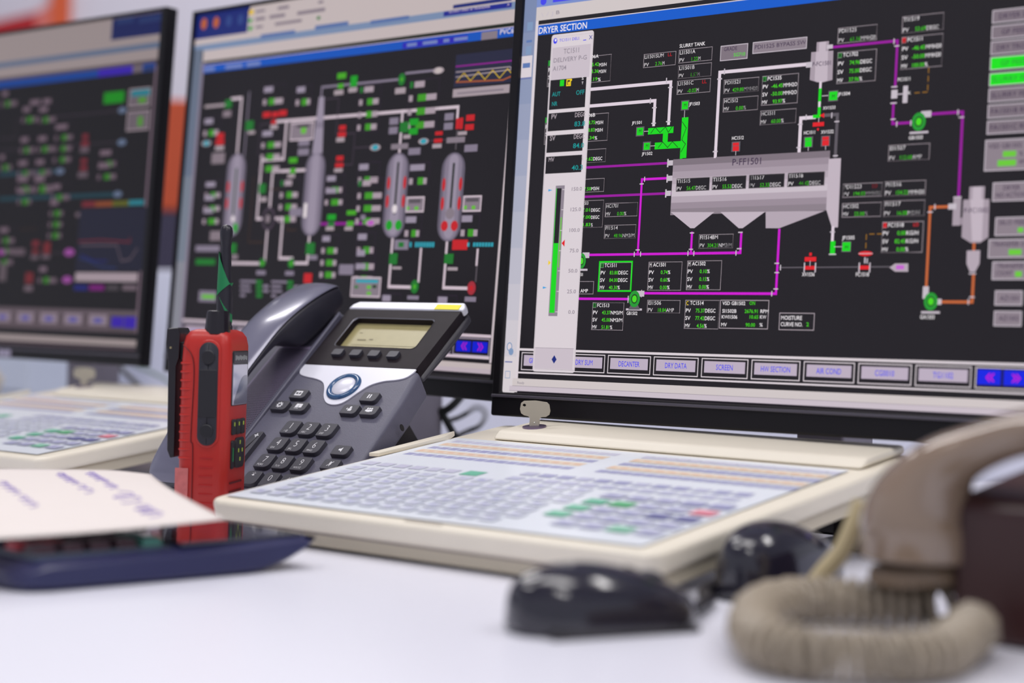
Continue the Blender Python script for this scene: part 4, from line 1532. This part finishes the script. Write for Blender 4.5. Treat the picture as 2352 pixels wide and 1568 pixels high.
def ic_gear(b, x, y):
    for a in range(8):
        c, s = math.cos(a*PI/4), math.sin(a*PI/4); b.add([(x+r*c-q*s, y+r*s+q*c, .00092) for r, q in ((.0018, -.0005), (.0031, -.0005), (.0031, .0005), (.0018, .0005))], [(0, 1, 2, 3)])
    disc(b, x, y, .0023, 16); b.mat(M_PHK); disc(b, x, y, .0013, 14, .00096)
def ic_book(b, x, y):
    sq(b, x-.0034, y-.0016, x-.0003, y+.0026, sh=.0003); sq(b, x+.0003, y-.0016, x+.0034, y+.0026, sh=-.0003); sq(b, x-.0034, y-.0027, x+.001, y-.0023)
def ic_pause(b, x, y): sq(b, x-.0016, y-.0022, x-.0004, y+.0022); sq(b, x+.0006, y-.0022, x+.0018, y+.0022)
def ic_tr(b, x, y): disc(b, x+.0006, y+.0016, .0011); sq(b, x-.0010, y-.0022, x+.0024, y+.0004); sq(b, x-.0030, y-.0006, x-.0014, y); sq(b, x-.0026, y-.001, x-.002, y+.001)
def ic_cf(b, x, y):
    for d in (-.002, 0, .002): disc(b, x+d, y+.0014, .0009); 
    sq(b, x-.0034, y-.0018, x+.0034, y+.0002); sq(b, x-.0016, y-.0024, x+.0016, y-.0016)
def ic_spk(b, x, y): sq(b, x-.0018, y-.0009, x-.0003, y+.0009); b.add([(x-.0003, y-.0009, .00092), (x+.0014, y-.0024, .00092), (x+.0014, y+.0024, .00092), (x-.0003, y+.0009, .00092)], [(0, 1, 2, 3)])
def ic_mute(b, x, y): disc(b, x, y+.0012, .0010); sq(b, x-.001, y-.001, x+.001, y+.0012); sq(b, x-.0003, y-.0026, x+.0003, y-.001); b.add([(x-.0026, y-.0022, .00093), (x-.0022, y-.0026, .00093), (x+.0026, y+.0022, .00093), (x+.0022, y+.0026, .00093)], [(0, 1, 2, 3)])
for (x, y, fn) in ((-36.5, 55.3, ic_vm), (-46.5, 41, ic_gear), (-26.5, 40.9, ic_book), (35.1, 56.7, ic_pause), (25.0, 41.6, ic_tr), (44.6, 41.8, ic_cf), (45.6, -2.3, ic_spk), (45.6, -17.5, ic_mute)):
    k = keycap('feature_key', x/1000, y/1000-.0002, .0158, .0108, -.004, .0008, M_PHK); glyphs(k, lambda b, fn=fn, x=x, y=y: fn(b, x/1000, y/1000))
for x in (-30.6, -11.7, 7.2, 26.6): keycap('soft_key', x/1000, .1063, .0108, .0078, -.004, .0010, M_PHK)
k = keycap('volume_key', -.0462, -.0125, .0112, .046, -.004, .0008, M_PHK)
glyphs(k, lambda b: (sq(b, -.0476, .0052, -.0434, .0061), sq(b, -.0459, .0036, -.0450, .0077)))
glyphs(k, lambda b: sq(b, -.0474, -.030, -.0436, -.0292))
# kick stand behind
b = MB(); pr = [(12, -22), (58, -22), (64, -122), (50, -110)]
b.add([(-.05, y/1000, z/1000) for y, z in pr]+[(.060, y/1000, z/1000) for y, z in pr], [(0,1,2,3),(7,6,5,4),(0,4,5,1),(1,5,6,2),(2,6,7,3),(3,7,4,0)])
b.build('kick_stand', t, PH, M_BLACK, bevel=.002)
MB().prism([(.0015*math.cos(a*PI/8)*1.3+.040, .0032*math.sin(a*PI/8)-.014) for a in range(16)], .0700, .0704, M=Matrix(((0,0,1,0),(1,0,0,0),(0,1,0,0),(0,0,0,1)))).build('side_port', t, PH, mat('port_black', (10, 8, 12), .6))
# handset
def handset(t, M, prof):
    """prof: (y, x centre, half width, z bottom, z top, z edge) stations along the handset"""
    lo = MB(); up_ = MB(); rs = []; ru = []
    for (y, xc, hw, zb, zt, ze) in prof:
        ring = []
        for a in (-1, -.97, -.8, -.5, 0, .45, .75, .93, 1):       # nearly flat back with firm edges
            ring.append((xc+hw*a, y, ze+(zt-ze)*(1-abs(a)**3.2)))
        ru.append([(x/1000, y_/1000, z/1000) for x, y_, z in ring+[(xc+hw*.99, y, ze-.7), (xc, y, ze-1.2), (xc-hw*.99, y, ze-.7)]])
        ring = [(xc+hw*a, y, ze-.9) for a in (-.985, -.5, 0, .5, .985)]
        ring += [(xc+hw*.975, y, ze-(ze-zb)*.35), (xc+hw*.93, y, zb+(ze-zb)*.12), (xc+hw*.8, y, zb), (xc, y, zb), (xc-hw*.8, y, zb), (xc-hw*.93, y, zb+(ze-zb)*.12), (xc-hw*.975, y, ze-(ze-zb)*.35)]
        rs.append([(x/1000, y_/1000, z/1000) for x, y_, z in ring])
    lo.rings(rs); lo.build('lower_shell', t, M, mat('handset_charcoal', (50, 49, 60), .4, var=.04), subsurf=2)
    up_.rings(ru); up_.build('upper_shell', t, M, mat('handset_gloss', (112, 111, 130), .24, var=.03, coat=.3, metal=.15), subsurf=2)
prof = [(180.5, -95, 20, -5, 9, 5), (180.3, -95, 20.5, -7, 11, 8), (178, -95, 21.5, -9, 14, 10.5), (172, -95, 21.5, -11, 17, 13), (165, -95.5, 21.5, -11, 19, 15.5), (148, -96, 21.5, -10.5, 24, 20.5), (130, -96, 21, -9, 27.5, 24), (118, -96, 20.5, -7, 29.5, 25.8), (110, -96, 20.5, 0, 30.5, 26.4), (103, -96, 20, 12, 30.8, 26.6), (92, -96, 20, 17.5, 30.8, 26.6), (60, -96, 20, 19, 29.5, 24.8), (30, -97, 20, 16, 27.5, 22), (5, -98, 21, 8, 25, 18), (-10, -98, 22, -6, 22, 15), (-25, -98, 23, -10, 18, 11.5), (-42, -98, 23, -9, 12.5, 7), (-50, -98, 21, -7, 6, 2), (-52, -98, 14, -5, 1, 0)]
HB = PH @ Vector((-.096, .06, .02))
t = thing('phone_handset', 'dark grey phone handset lying in the cradle of the charcoal office phone', 'handset', yawM(PMx, (HB.x, HB.y, HB.z)))
handset(t, PH, prof)
# ------------------------------------------------------------------ red two-way radio
ra = math.radians(7.5)
RMx = basis((-.2054, 1.300, 0), (math.cos(ra), -math.sin(ra), 0), (math.sin(ra), math.cos(ra), 0), (0, 0, 1))  # x: towards the display face, y: away, z up; origin at the near vertical edge
t = thing('two_way_radio', 'red handheld two-way radio with green tape on its black antenna', 'radio', RMx)
Tk, Wd, Ht = .0375, .056, .142
def rsec(z, ins, sh=0.):   # rounded section
    return [(x, y, z) for x, y in rrect(-Tk+ins+sh, ins, 0-ins+sh, Wd-ins, .0075-ins*.4, n=5)]
b = MB(); b.rings([rsec(.0005, .002), rsec(.003, .0003), rsec(.06, 0, -.0004), rsec(.118, 0, 0), rsec(.130, .0004, .0003), rsec(.1365, .0018, .0004), rsec(.1402, .0045, .0004), rsec(.1418, .0085, .0004)])
b.build('body', t, RMx, M_RED, angle=60)
# battery seam and ribs on the side grip
M_SEAM = mat('seam_dark_red', (96, 10, 16), .6)
b = MB(); b.tube(spline([(-.0352, -.0001, .130), (-.029, -.0004, .124), (-.0265, -.0005, .116), (-.0262, -.0005, .10), (-.0272, -.0005, .062), (-.0255, -.0005, .054), (-.0252, -.0005, .004)], 6), .00035, 6); b.build('battery_seam', t, RMx, M_SEAM)
b = MB()
for k in range(12): b.tube([(-.0304+.0072*math.cos(math.radians(q)), .0072+.0072*math.sin(math.radians(q)), .1165-k*.0063) for q in (165, 185, 205, 225, 245, 262)]+[(-.0275, .0002, .1165-k*.0063)], [.0004, .0009, .0010, .0010, .0009, .0007, .0002], 8)
b.build('grip_ribs', t, RMx, M_RED)
b = MB()
for k in range(6): b.box(-.0205, -.0105, -.0004, .0004, .0475-k*.0066, .0482-k*.0066)
b.build('lower_ribs', t, RMx, mat('red_shade', (176, 30, 32), .5))
# push-to-talk panel on the side
def oval(x0, z0, x1, z1, r, y, n=8): return [(x, y, z) for x, z in rrect(x0, z0, x1, z1, r, n=n)]
M_RUB = mat('ptt_rubber', (36, 36, 46), .5, bump=.2)
b = MB(); b.rings([oval(-.0238, .0555, -.0062, .1345, .0085, .0), oval(-.0238, .0555, -.0062, .1345, .0085, -.0006), oval(-.0230, .0563, -.0070, .1337, .0079, -.0012)]); b.build('side_panel_surround', t, RMx, M_RED)
b = MB(); b.rings([oval(-.0222, .057, -.0078, .1325, .0072, -.0004), oval(-.0222, .057, -.0078, .1325, .0072, -.0018), oval(-.0214, .0578, -.0086, .1317, .0066, -.0023)]); pt = b.build('talk_button_panel', t, RMx, M_RUB)
MB().box(-.0218, -.0082, -.0029, -.0015, .0775, .1125).build('talk_bar', t, RMx, mat('talk_bar_black', (24, 24, 32), .45), bevel=.0012)
for z in (.1215, .0675):
    b = MB(); b.lathe([(.0051, 0), (.0051, .0008), (.0046, .0012), (.0001, .0012)], 26); b.build('side_button', t, RMx @ Matrix.Translation((-.0150, -.0022, z)) @ Matrix.Rotation(PI/2, 4, 'X'), mat('side_button_black', (22, 22, 30), .5))
# display face (+x side)
def face(y0, y1, z0, z1, x0, x1, nm, m, r=.002, bv=.0004):
    b = MB(); b.prism(rrect(y0, z0, y1, z1, r), x0, x1, M=Matrix(((0,0,1,0),(1,0,0,0),(0,1,0,0),(0,0,0,1)))); return b.build(nm, t, RMx, m, bevel=bv)
face(.0075, .0485, .086, .1265, -.002, .0004, 'screen_surround', M_BLACK)
face(.0095, .0465, .0865, .1165, -.001, .0007, 'screen', mat('radio_screen', (188, 186, 204), .12, var=.03, coat=.6), r=.001)
b = MB(); n = 10
arc = [(.0125+.034*(k/n), .089+.019*math.sin(min(1, k/n*1.25)*PI/2)) for k in range(n+1)]
b.add([(.00085, y, z) for y, z in arc]+[(.00085, .0465, .087), (.00085, .0125, .087)], [list(range(n+3))]); b.build('screen_picture', t, RMx, mat('screen_grey', (84, 84, 104), .15, coat=.6), smooth=False)
MB().box(.0003, .0008, .010, .046, .1175, .1255).build('name_label', t, RMx, mat('label_dark', (60, 56, 66), .4, var=.6, scale=400))
b = MB(); b.mat(mat('label_print', (168, 172, 170), .4))
for k in range(9): b.box(.0008, .00095, .014+k*.0034, .0158+k*.0034, .1195+.0006*(k % 2), .1232-.0004*(k % 3))
b.build('label_print', t, RMx)
for y in (.0105, .022, .0335): face(y, y+.0098, .0645, .076, -.001, .0009, 'menu_key', M_BLACK, r=.0018)
face(.0105, .0175, .0395, .0605, -.001, .0009, 'call_key', M_BLACK, r=.0018); face(.0195, .0435, .0395, .062, -.001, .0009, 'navigation_key', M_BLACK, r=.005)
b = MB(); b.mat(mat('key_icon_yellow', (176, 196, 70), .5))
for (y, z) in ((.0145, .071), (.0262, .071), (.0375, .071), (.030, .057), (.0265, .051), (.036, .051), (.0305, .0445)): b.box(.0009, .0011, y, y+.0022, z, z+.0028)
b.build('key_icons', t, RMx)
MB().box(.0009, .0011, .0128, .0138, .045, .055).build('call_icon', t, RMx, mat('green_icon', (20, 160, 90), .5))
for z in (.0285, .022): MB().box(-.0002, .00025, .009, .040, z, z+.0014).build('speaker_slot', t, RMx, M_SEAM)
# belt clip on the back (-x side)
b = MB(); pr = [(-.0500, .1415), (-.0420, .1425), (-.0400, .138), (-.0405, .120), (-.0425, .114), (-.0420, .047), (-.0455, .046), (-.0480, .052), (-.0488, .115), (-.0505, .130)]
b.add([(x, .008, z) for x, z in pr]+[(x, .034, z) for x, z in pr], [list(range(10))[::-1], list(range(10, 20))]+[(i, (i+1) % 10, 10+(i+1) % 10, 10+i) for i in range(10)])
b.build('belt_clip', t, RMx, mat('gloss_black', (26, 22, 30), .25), bevel=.001)
MB().box(-.0425, -.0365, .012, .030, .119, .132).build('clip_mount', t, RMx, M_BLACK, bevel=.001)
b = MB(); b.lathe([(.0009, 0), (.0009, .0006), (.0004, .0008)], 12); b.build('rivet', t, RMx @ Matrix.Translation((-.0470, .008, .1275)) @ Matrix.Rotation(PI/2, 4, 'X'), mat('rivet_brass', (150, 140, 110), .3, metal=.7))
# clear tape at the lower left of the side
MB().box(-.0383, -.0285, -.0008, -.0001, .006, .040).build('clear_tape', t, RMx, mat('worn_tape', (200, 110, 108), .25, var=.3, scale=180))
# knob and antenna
KN = RMx @ Matrix.Translation((-.0128, .0115, .1385))
b = MB(); n = 36; rs = []
for r_, z in ((.0092, 0), (.0092, .003), (.0086, .0145), (.0080, .0168), (.0062, .0173), (.0001, .0173)):
    rs.append([((r_-(.0004 if i % 3 == 0 and r_ > .007 else 0))*math.cos(2*PI*i/n), (r_-(.0004 if i % 3 == 0 and r_ > .007 else 0))*math.sin(2*PI*i/n), z) for i in range(n)])
b.rings(rs); b.build('volume_knob', t, KN, mat('gloss_black', (26, 22, 30), .25))
AN = RMx @ Matrix.Translation((-.0150, .034, .1400))
b = MB(); b.lathe([(.0066, 0), (.0066, .004), (.0058, .0052), (.0060, .026), (.0058, .030), (.0052, .036), (.0045, .046), (.0038, .058), (.0036, .064), (.0042, .068), (.0047, .072), (.0048, .075), (.0042, .078), (.0026, .0797), (.0001, .0803)], 28)
an = b.build('antenna', t, AN, mat('antenna_rubber', (30, 28, 38), .35))
# green tape wound in a slanting band, leaving a bare gap
b = MB(); n = 28
def tape(z_lo, z_hi, name):
    b = MB(); r_ = .0061; lo = []; hi = []
    for i in range(n+1):
        a = -PI+2*PI*i/n; lo.append((r_*math.cos(a), r_*math.sin(a), z_lo(a))); hi.append(((r_-.0009)*math.cos(a), (r_-.0009)*math.sin(a), z_hi(a)))
    b.rings([lo, hi], cap=False, close=False); o = b.build(name, t, AN, mat('green_tape', (8, 122, 70), .5)); o.parent = an; o.matrix_basis = Matrix.Identity(4)
fr_ = -PI/2
tape(lambda a: .0315+.0055*math.cos(a), lambda a: .0470-.0130*math.cos(a)*1.0, 'green_tape')
tape(lambda a: .0200-.0130*math.cos(a), lambda a: .0285+.0040*math.cos(a)*1.0, 'green_tape')
# ------------------------------------------------------------------ calculator
e1 = Vector((.705, .709, 0)); e2 = Vector((-.709, .705, 0))
CMx = basis((-.150-.0, 1.0485, 0), e1, e2, (0, 0, 1))     # x to the right end, y away, z up
t = thing('calculator', 'navy desktop calculator with dark keys lying under the curled paper', 'calculator', CMx)
M_NAVY = mat('navy_plastic', (46, 48, 84), .3, var=.05)
b = MB()
def csec(x, ins, z0, z1): return [(x, ins, z0+.003), (x, ins+.004, z0), (x, .125-ins, z0), (x, .128-ins, z1*.6+z0*.4), (x, .126-ins, z1), (x, .012+ins, z1), (x, .002+ins, z1-.004)]
secs = [(-.146, .014, .002, .010), (-.141, .006, .001, .014), (-.130, .002, .0005, .0165), (-.05, 0, 0, .0175), (0, 0, 0, .0185), (.012, 0, .001, .019), (.030, 0, .006, .0195), (.044, .001, .011, .020), (.050, .003, .0145, .0195)]
b.rings([csec(*s) for s in secs]); b.build('casing', t, CMx, M_NAVY, bevel=.0015, angle=30, seg=3)
MB().box(-.134, -.046, .014, .118, .016, .0186).build('key_field', t, CMx, mat('key_field_grey', (70, 82, 96), .4), bevel=.0005)
b = MB().box(-.042, .046, .010, .114, .0182, .0204); b.build('display_window', t, CMx, mat('dark_glass', (40, 44, 62), .06, coat=1.), bevel=.0006)
kk = [(58, 34, 44), (44, 40, 62), (150, 60, 70), (60, 130, 120)]
for r in range(5):
    for c in range(5):
        col = kk[0] if r < 2 else kk[1]
        if (r, c) in ((1, 0), (1, 1)): col = (176, 56, 66)
        if (r, c) in ((0, 4), (1, 4)): col = (70, 128, 116)
        m = mat('calculator_key_%d_%d_%d' % col, col, .35)
        x = -.132+c*.0172; y = .0165+r*.020
        b = MB(); b.prism(rrect(x, y, x+.0140, y+.0145, .002), .0182, .0235, top=rrect(x+.001, y+.001, x+.013, y+.0135, .002)); b.build('key', t, CMx, m, bevel=.0008)
# ------------------------------------------------------------------ curled sheet with handwriting
def bez(p0, p1, p2, p3, t_): a = 1-t_; return p0*a**3+p1*3*a*a*t_+p2*3*a*t_*t_+p3*t_**3
FL, FR_, BR, BL = Vector((-.305, .925, .0290)), Vector((-.1640, 1.0420, .0330)), Vector((-.247, 1.235, .0435)), Vector((-.400, 1.245, .0400))
def pap(u, v):
    f = FL.lerp(FR_, u); k = BL.lerp(BR, u); p = f.lerp(k, v)
    p.z += .0035*math.sin(PI*v)-.0015*math.sin(PI*u)*(1-v)
    p.z -= .006*max(0, u-.8)**1.3*4*v*(1-.1*v)*1.0
    p += Vector((-.006, -.010, 0))*math.sin(PI*v)*u*u
    return p
b = MB(); nu, nv = 28, 20
b.add([tuple(pap(i/nu, j/nv)) for j in range(nv+1) for i in range(nu+1)], [(j*(nu+1)+i, j*(nu+1)+i+1, (j+1)*(nu+1)+i+1, (j+1)*(nu+1)+i) for j in range(nv) for i in range(nu)])
b.mat(mat('paper_cream', (228, 219, 213), .8, var=.015))
o = b.build('paper_sheet', None, None, mat('paper_cream', (228, 219, 213), .8, var=.015), recalc=False)
sd = o.modifiers.new('thick', 'SOLIDIFY'); sd.thickness = .0003
tag(o, 'curled cream sheet with violet handwriting lying over the calculator', 'paper')
M_INK = mat('violet_ink', (146, 124, 208), .6)
rr = random.Random(11)
for (u0, v0, u1, v1, n, big) in ((.29, .68, .34, .48, 4, .8), (.35, .44, .39, .30, 3, .8), (.56, .87, .60, .64, 5, .9), (.61, .60, .64, .46, 2, 1.), (.70, .90, .735, .66, 5, .9), (.74, .62, .75, .53, 2, .9), (.75, .44, .765, .30, 2, 1.9), (.77, .24, .79, .11, 3, 1.3)):
    pts = []; m_ = n*8
    for i in range(m_):
        k = i/m_; a = 2*PI*i/8*.93+.3*math.sin(i*.7)
        uu = u0+(u1-u0)*k+(.026*big*math.sin(a))+rr.uniform(-.003, .003); vv = v0+(v1-v0)*k+.016*big*math.cos(a)
        pts.append(pap(uu, vv)+Vector((0, 0, .0004)))
    b = MB(); b.tube([tuple(p) for p in spline(pts, 2)], .00032, 4); b.build('handwritten_word', o, None, M_INK)
# ------------------------------------------------------------------ mice
def mouse(label, M, L=.106, W=.062, H=.036):
    t = thing('computer_mouse', label, 'mouse', M, 'black computer mice on the desk')
    b = MB(); rs = []; n = 20
    for k in range(13):
        s = k/12; y = -L/2+L*s; w_ = W/2*(math.sin(PI*min(max(s, .015), .985))**.42)*(.93+.07*math.cos(2*PI*s)); h_ = H*(math.sin(PI*(.10+.82*s)**.86)**.55)*(1.0-.20*s)
        ring = []
        for i in range(n):
            a = 2*PI*i/n; cx = math.cos(a); sz = math.sin(a)
            z = h_*(abs(sz)**.72) if sz > 0 else -.001*abs(sz)
            x = w_*(abs(cx)**.8)*(1 if cx > 0 else -1)
            ring.append((x, y, z+.0015))
        rs.append(ring)
    b.rings(rs); b.build('shell', t, M, mat('mouse_gloss', (30, 28, 40), .16, coat=.6), subsurf=2)
    b = MB(); b.box(-W/2*.86, W/2*.86, -L*.40, L*.40, 0, .0035); b.build('underside', t, M, M_BLACK, bevel=.0015)
    w2 = MB(); w2.lathe([(.0001, -.0035), (.010, -.0035), (.011, -.002), (.011, .002), (.010, .0035), (.0001, .0035)], 24)
    w2.build('scroll_wheel', t, M @ Matrix.Translation((0, L*.25, H*.60-.004)) @ Matrix.Rotation(PI/2, 4, 'Y'), mat('wheel_rubber', (70, 70, 80), .6))
    b = MB(); b.tube([(0, L*.12+L*.36*k/8, H*1.01*(math.sin(PI*(.06+.88*(.62+.36*k/8))**.82)**.62)*(1.0-.18*(.62+.36*k/8))+.0014) for k in range(8)], .0005, 6); b.build('button_seam', t, M, mat('seam_black', (6, 6, 8), .7))
    return t
MA = Matrix.Translation((.0495, .896, 0)) @ Matrix.Rotation(math.radians(-62), 4, 'Z')
mouse('black glossy mouse on the bare desk below the nearest keyboard', MA)
MBx = Matrix.Translation((.1605, 1.036, 0)) @ Matrix.Rotation(math.radians(-41), 4, 'Z')
mouse('black glossy mouse beside the beige handset, right of the keyboard', MBx, L=.108, W=.060, H=.0465)
def cable(name, label, pts, r, m, cat='cable', k=8):
    b = MB(); b.tube([tuple(p) for p in spline(pts, k)], r, 10); o = b.build(name, None, None, m); tag(o, label, cat); return o
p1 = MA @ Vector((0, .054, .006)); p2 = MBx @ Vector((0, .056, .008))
cable('gap_shade_tube', 'black cable running from the nearer mouse past the keyboard corner', [tuple(p1), (.112, .975, .004), (.112, .985, .0038), (.1125, 1.006, .0038), (.122, 1.036, .0038), (.150, 1.092, .0038), (.170, 1.17, .0038), (.192, 1.22, .0038), (.235, 1.28, .0038)], .0036, M_BLACK)  # added dark tube, imitates the shadow in the gap below the keyboard side
# ------------------------------------------------------------------ beige telephone on the right
BMx = yawM(YAW, (.223, .893, 0))
t = thing('brown_telephone', 'dark brown telephone base at the right edge under the beige handset', 'telephone', BMx)
pr = [(.000, 0), (.17, 0), (.17, .088), (.150, .094), (.010, .074), (.002, .068)]
b = MB(); b.add([(.0, y, z) for y, z in pr]+[(.23, y, z) for y, z in pr], [list(range(6))[::-1], list(range(6, 12))]+[(i, (i+1) % 6, 6+(i+1) % 6, 6+i) for i in range(6)])
b.build('base', t, BMx, mat('brown_plastic', (58, 32, 32), .34, var=.06), bevel=.005, seg=4)
MB().box(.052, .17, -.004, .13, .074, .0970).build('handset_cradle', t, BMx, mat('brown_plastic', (58, 32, 32), .34), bevel=.006, seg=3)
M_BEIGE = mat('beige_gloss', (140, 120, 102), .14, var=.04, coat=1.0)
# handset: a skin of sections along a curved spine
t = thing('telephone_handset', 'glossy beige telephone handset lying across the brown phone base', 'handset', Matrix.Translation((.208, .915, .0)))
sp = spline([(.2110, .915, .0345), (.2110, .915, .0420), (.2105, .914, .0560), (.2135, .910, .0710), (.2226, .900, .0885), (.2405, .885, .1005), (.2549, .868, .1071), (.2700, .845, .1100), (.3000, .812, .1110), (.3250, .786, .1060), (.3400, .771, .0950), (.3470, .766, .0800), (.3490, .765, .0650)], 5)
N = len(sp); b = MB(); rs = []
side = Vector((.62, .78, 0)).normalized()
for i, p in enumerate(sp):
    s = i/(N-1); tn = (sp[min(i+1, N-1)]-sp[max(i-1, 0)]).normalized(); a = (side-tn*side.dot(tn)).normalized(); bb_ = tn.cross(a)
    e = min(s, 1-s)
    ra_ = .0170+.0125*math.exp(-(e/.31)**5); rb = .0115+.0190*math.exp(-(e/.31)**5)
    if e < .04: f = (e/.04)**.5*.75+.25; ra_ *= f; rb *= f
    rs.append([tuple(p+a*ra_*math.cos(2*PI*k/16)+bb_*rb*math.sin(2*PI*k/16)) for k in range(16)])
b.rings(rs); b.build('handset_body', t, None, M_BEIGE, subsurf=2)
b = MB(); b.lathe([(.024, 0), (.0245, .003), (.023, .0075), (.017, .0095), (.0001, .0095)], 30)
b.build('earpiece', t, Matrix.Translation((.2112, .915, .0262)) @ Matrix.Rotation(math.radians(-4), 4, 'Y'), mat('beige_shade', (120, 102, 84), .35))
# coiled cord
def coil(name, label, path, R_, r_, pitch, m):
    P = spline(path, 14); L = 0; out = []; a_ = None; ph = 0
    dense = []
    for i in range(len(P)-1):
        d = (P[i+1]-P[i]).length; n = max(1, int(d/(pitch/10)))
        for j in range(n): dense.append(P[i].lerp(P[i+1], j/n))
    for i, p in enumerate(dense[:-1]):
        tn = (dense[i+1]-p); d = tn.length
        if d < 1e-9: continue
        tn.normalize()
        a_ = tn.orthogonal().normalized() if a_ is None else (a_-tn*a_.dot(tn)).normalized()
        b_ = tn.cross(a_); ph += d/pitch*2*PI
        out.append(p+a_*R_*math.cos(ph)+b_*R_*math.sin(ph))
    b = MB(); b.tube([tuple(p) for p in out], r_, 6); return tag(b.build(name, None, None, m), label, 'cord')
zc = .0128
loop = [(0.233, 0.936, zc), (0.2237, 0.9235, zc), (0.1974, 0.9271, zc), (0.1688, 0.9318, zc), (0.1446, 0.9227, zc), (0.1268, 0.8886, zc), (0.1167, 0.8358, zc), (0.1171, 0.7927, zc), (0.1295, 0.7738, zc), (0.1494, 0.7689, zc), (0.1723, 0.7705, zc), (0.1925, 0.784, zc), (0.2119, 0.8231, zc), (0.2235, 0.846, zc), (0.226, 0.864, zc)]
coil('coiled_cord', 'thick beige coiled handset cord looped on the desk at lower right', loop, .0098, .0027, .0062, mat('beige_cord', (156, 144, 126), .45))
cable('beige_cable', 'thin beige cable standing up between the mouse and the handset', [(.178, .955, .004), (.172, .960, .010), (.168, .962, .0165), (.172, .960, .024), (.180, .957, .035), (.186, .955, .050), (.190, .954, .062)], .0052, mat('beige_cable_plastic', (196, 180, 140), .5))
# ------------------------------------------------------------------ cables and box behind the monitors
M_CAB = mat('black_cable_rubber', (22, 26, 26), .5)
def W3(px, py, Y):
    return ((px-1176)/FPX*Y, Y, .15-(py-751-.03*(px-1176))/FPX*Y)
cable('power_cable', 'black cable looping down behind the phone from the middle monitor', [W3(965, 880, 1.79), W3(980, 915, 1.785), W3(1000, 938, 1.78), W3(1022, 944, 1.775), W3(1045, 930, 1.775), W3(1070, 900, 1.78), W3(1090, 870, 1.79)], .0042, M_CAB)
cable('signal_cable', 'black cable dropping from the loop to the desk right of the phone', [W3(1016, 942, 1.775), W3(1030, 965, 1.775), W3(1046, 992, 1.775), W3(1062, 1015, 1.77), W3(1080, 1043, 1.765)], .0038, M_CAB)
cable('network_cable', 'dark cable lying in loops on the desk behind the nearest keyboard', [W3(1036, 966, 1.84), W3(1060, 958, 1.85), W3(1078, 948, 1.86), W3(1100, 935, 2.2), W3(1120, 948, 2.2), W3(1110, 975, 1.88), W3(1080, 990, 1.84), W3(1050, 1004, 1.82), W3(1020, 1018, 1.82)], .0026, M_CAB)
cable('left_power_cable', 'dark cable slanting down behind the left cream keyboard', [W3(262, 828, 2.25), W3(282, 848, 2.25), W3(312, 876, 2.22), W3(345, 906, 2.20), W3(372, 935, 2.18)], .0032, M_CAB)
cable('grey_cable', 'grey-green cable sagging between the left and middle monitors', [W3(290, 832, 2.4), W3(320, 842, 2.4), W3(352, 856, 2.38), W3(385, 872, 2.36), W3(420, 900, 2.3)], .0022, mat('grey_green_cable', (110, 134, 124), .5))
BX = yawM(.7253, (-.745, 2.72, 0))
t = thing('white_box', 'plain pale box seen below the left monitor, behind the keyboards', 'box', BX)
MB().box(-.20, .045, -.02, .15, 0, .135).build('casing', t, BX, mat('pale_box', (196, 204, 218), .5, var=.02), bevel=.004)
MB().box(-.19, .035, -.0215, -.0195, .028, .031).build('panel_gap', t, BX, mat('gap_grey', (120, 126, 140), .6))
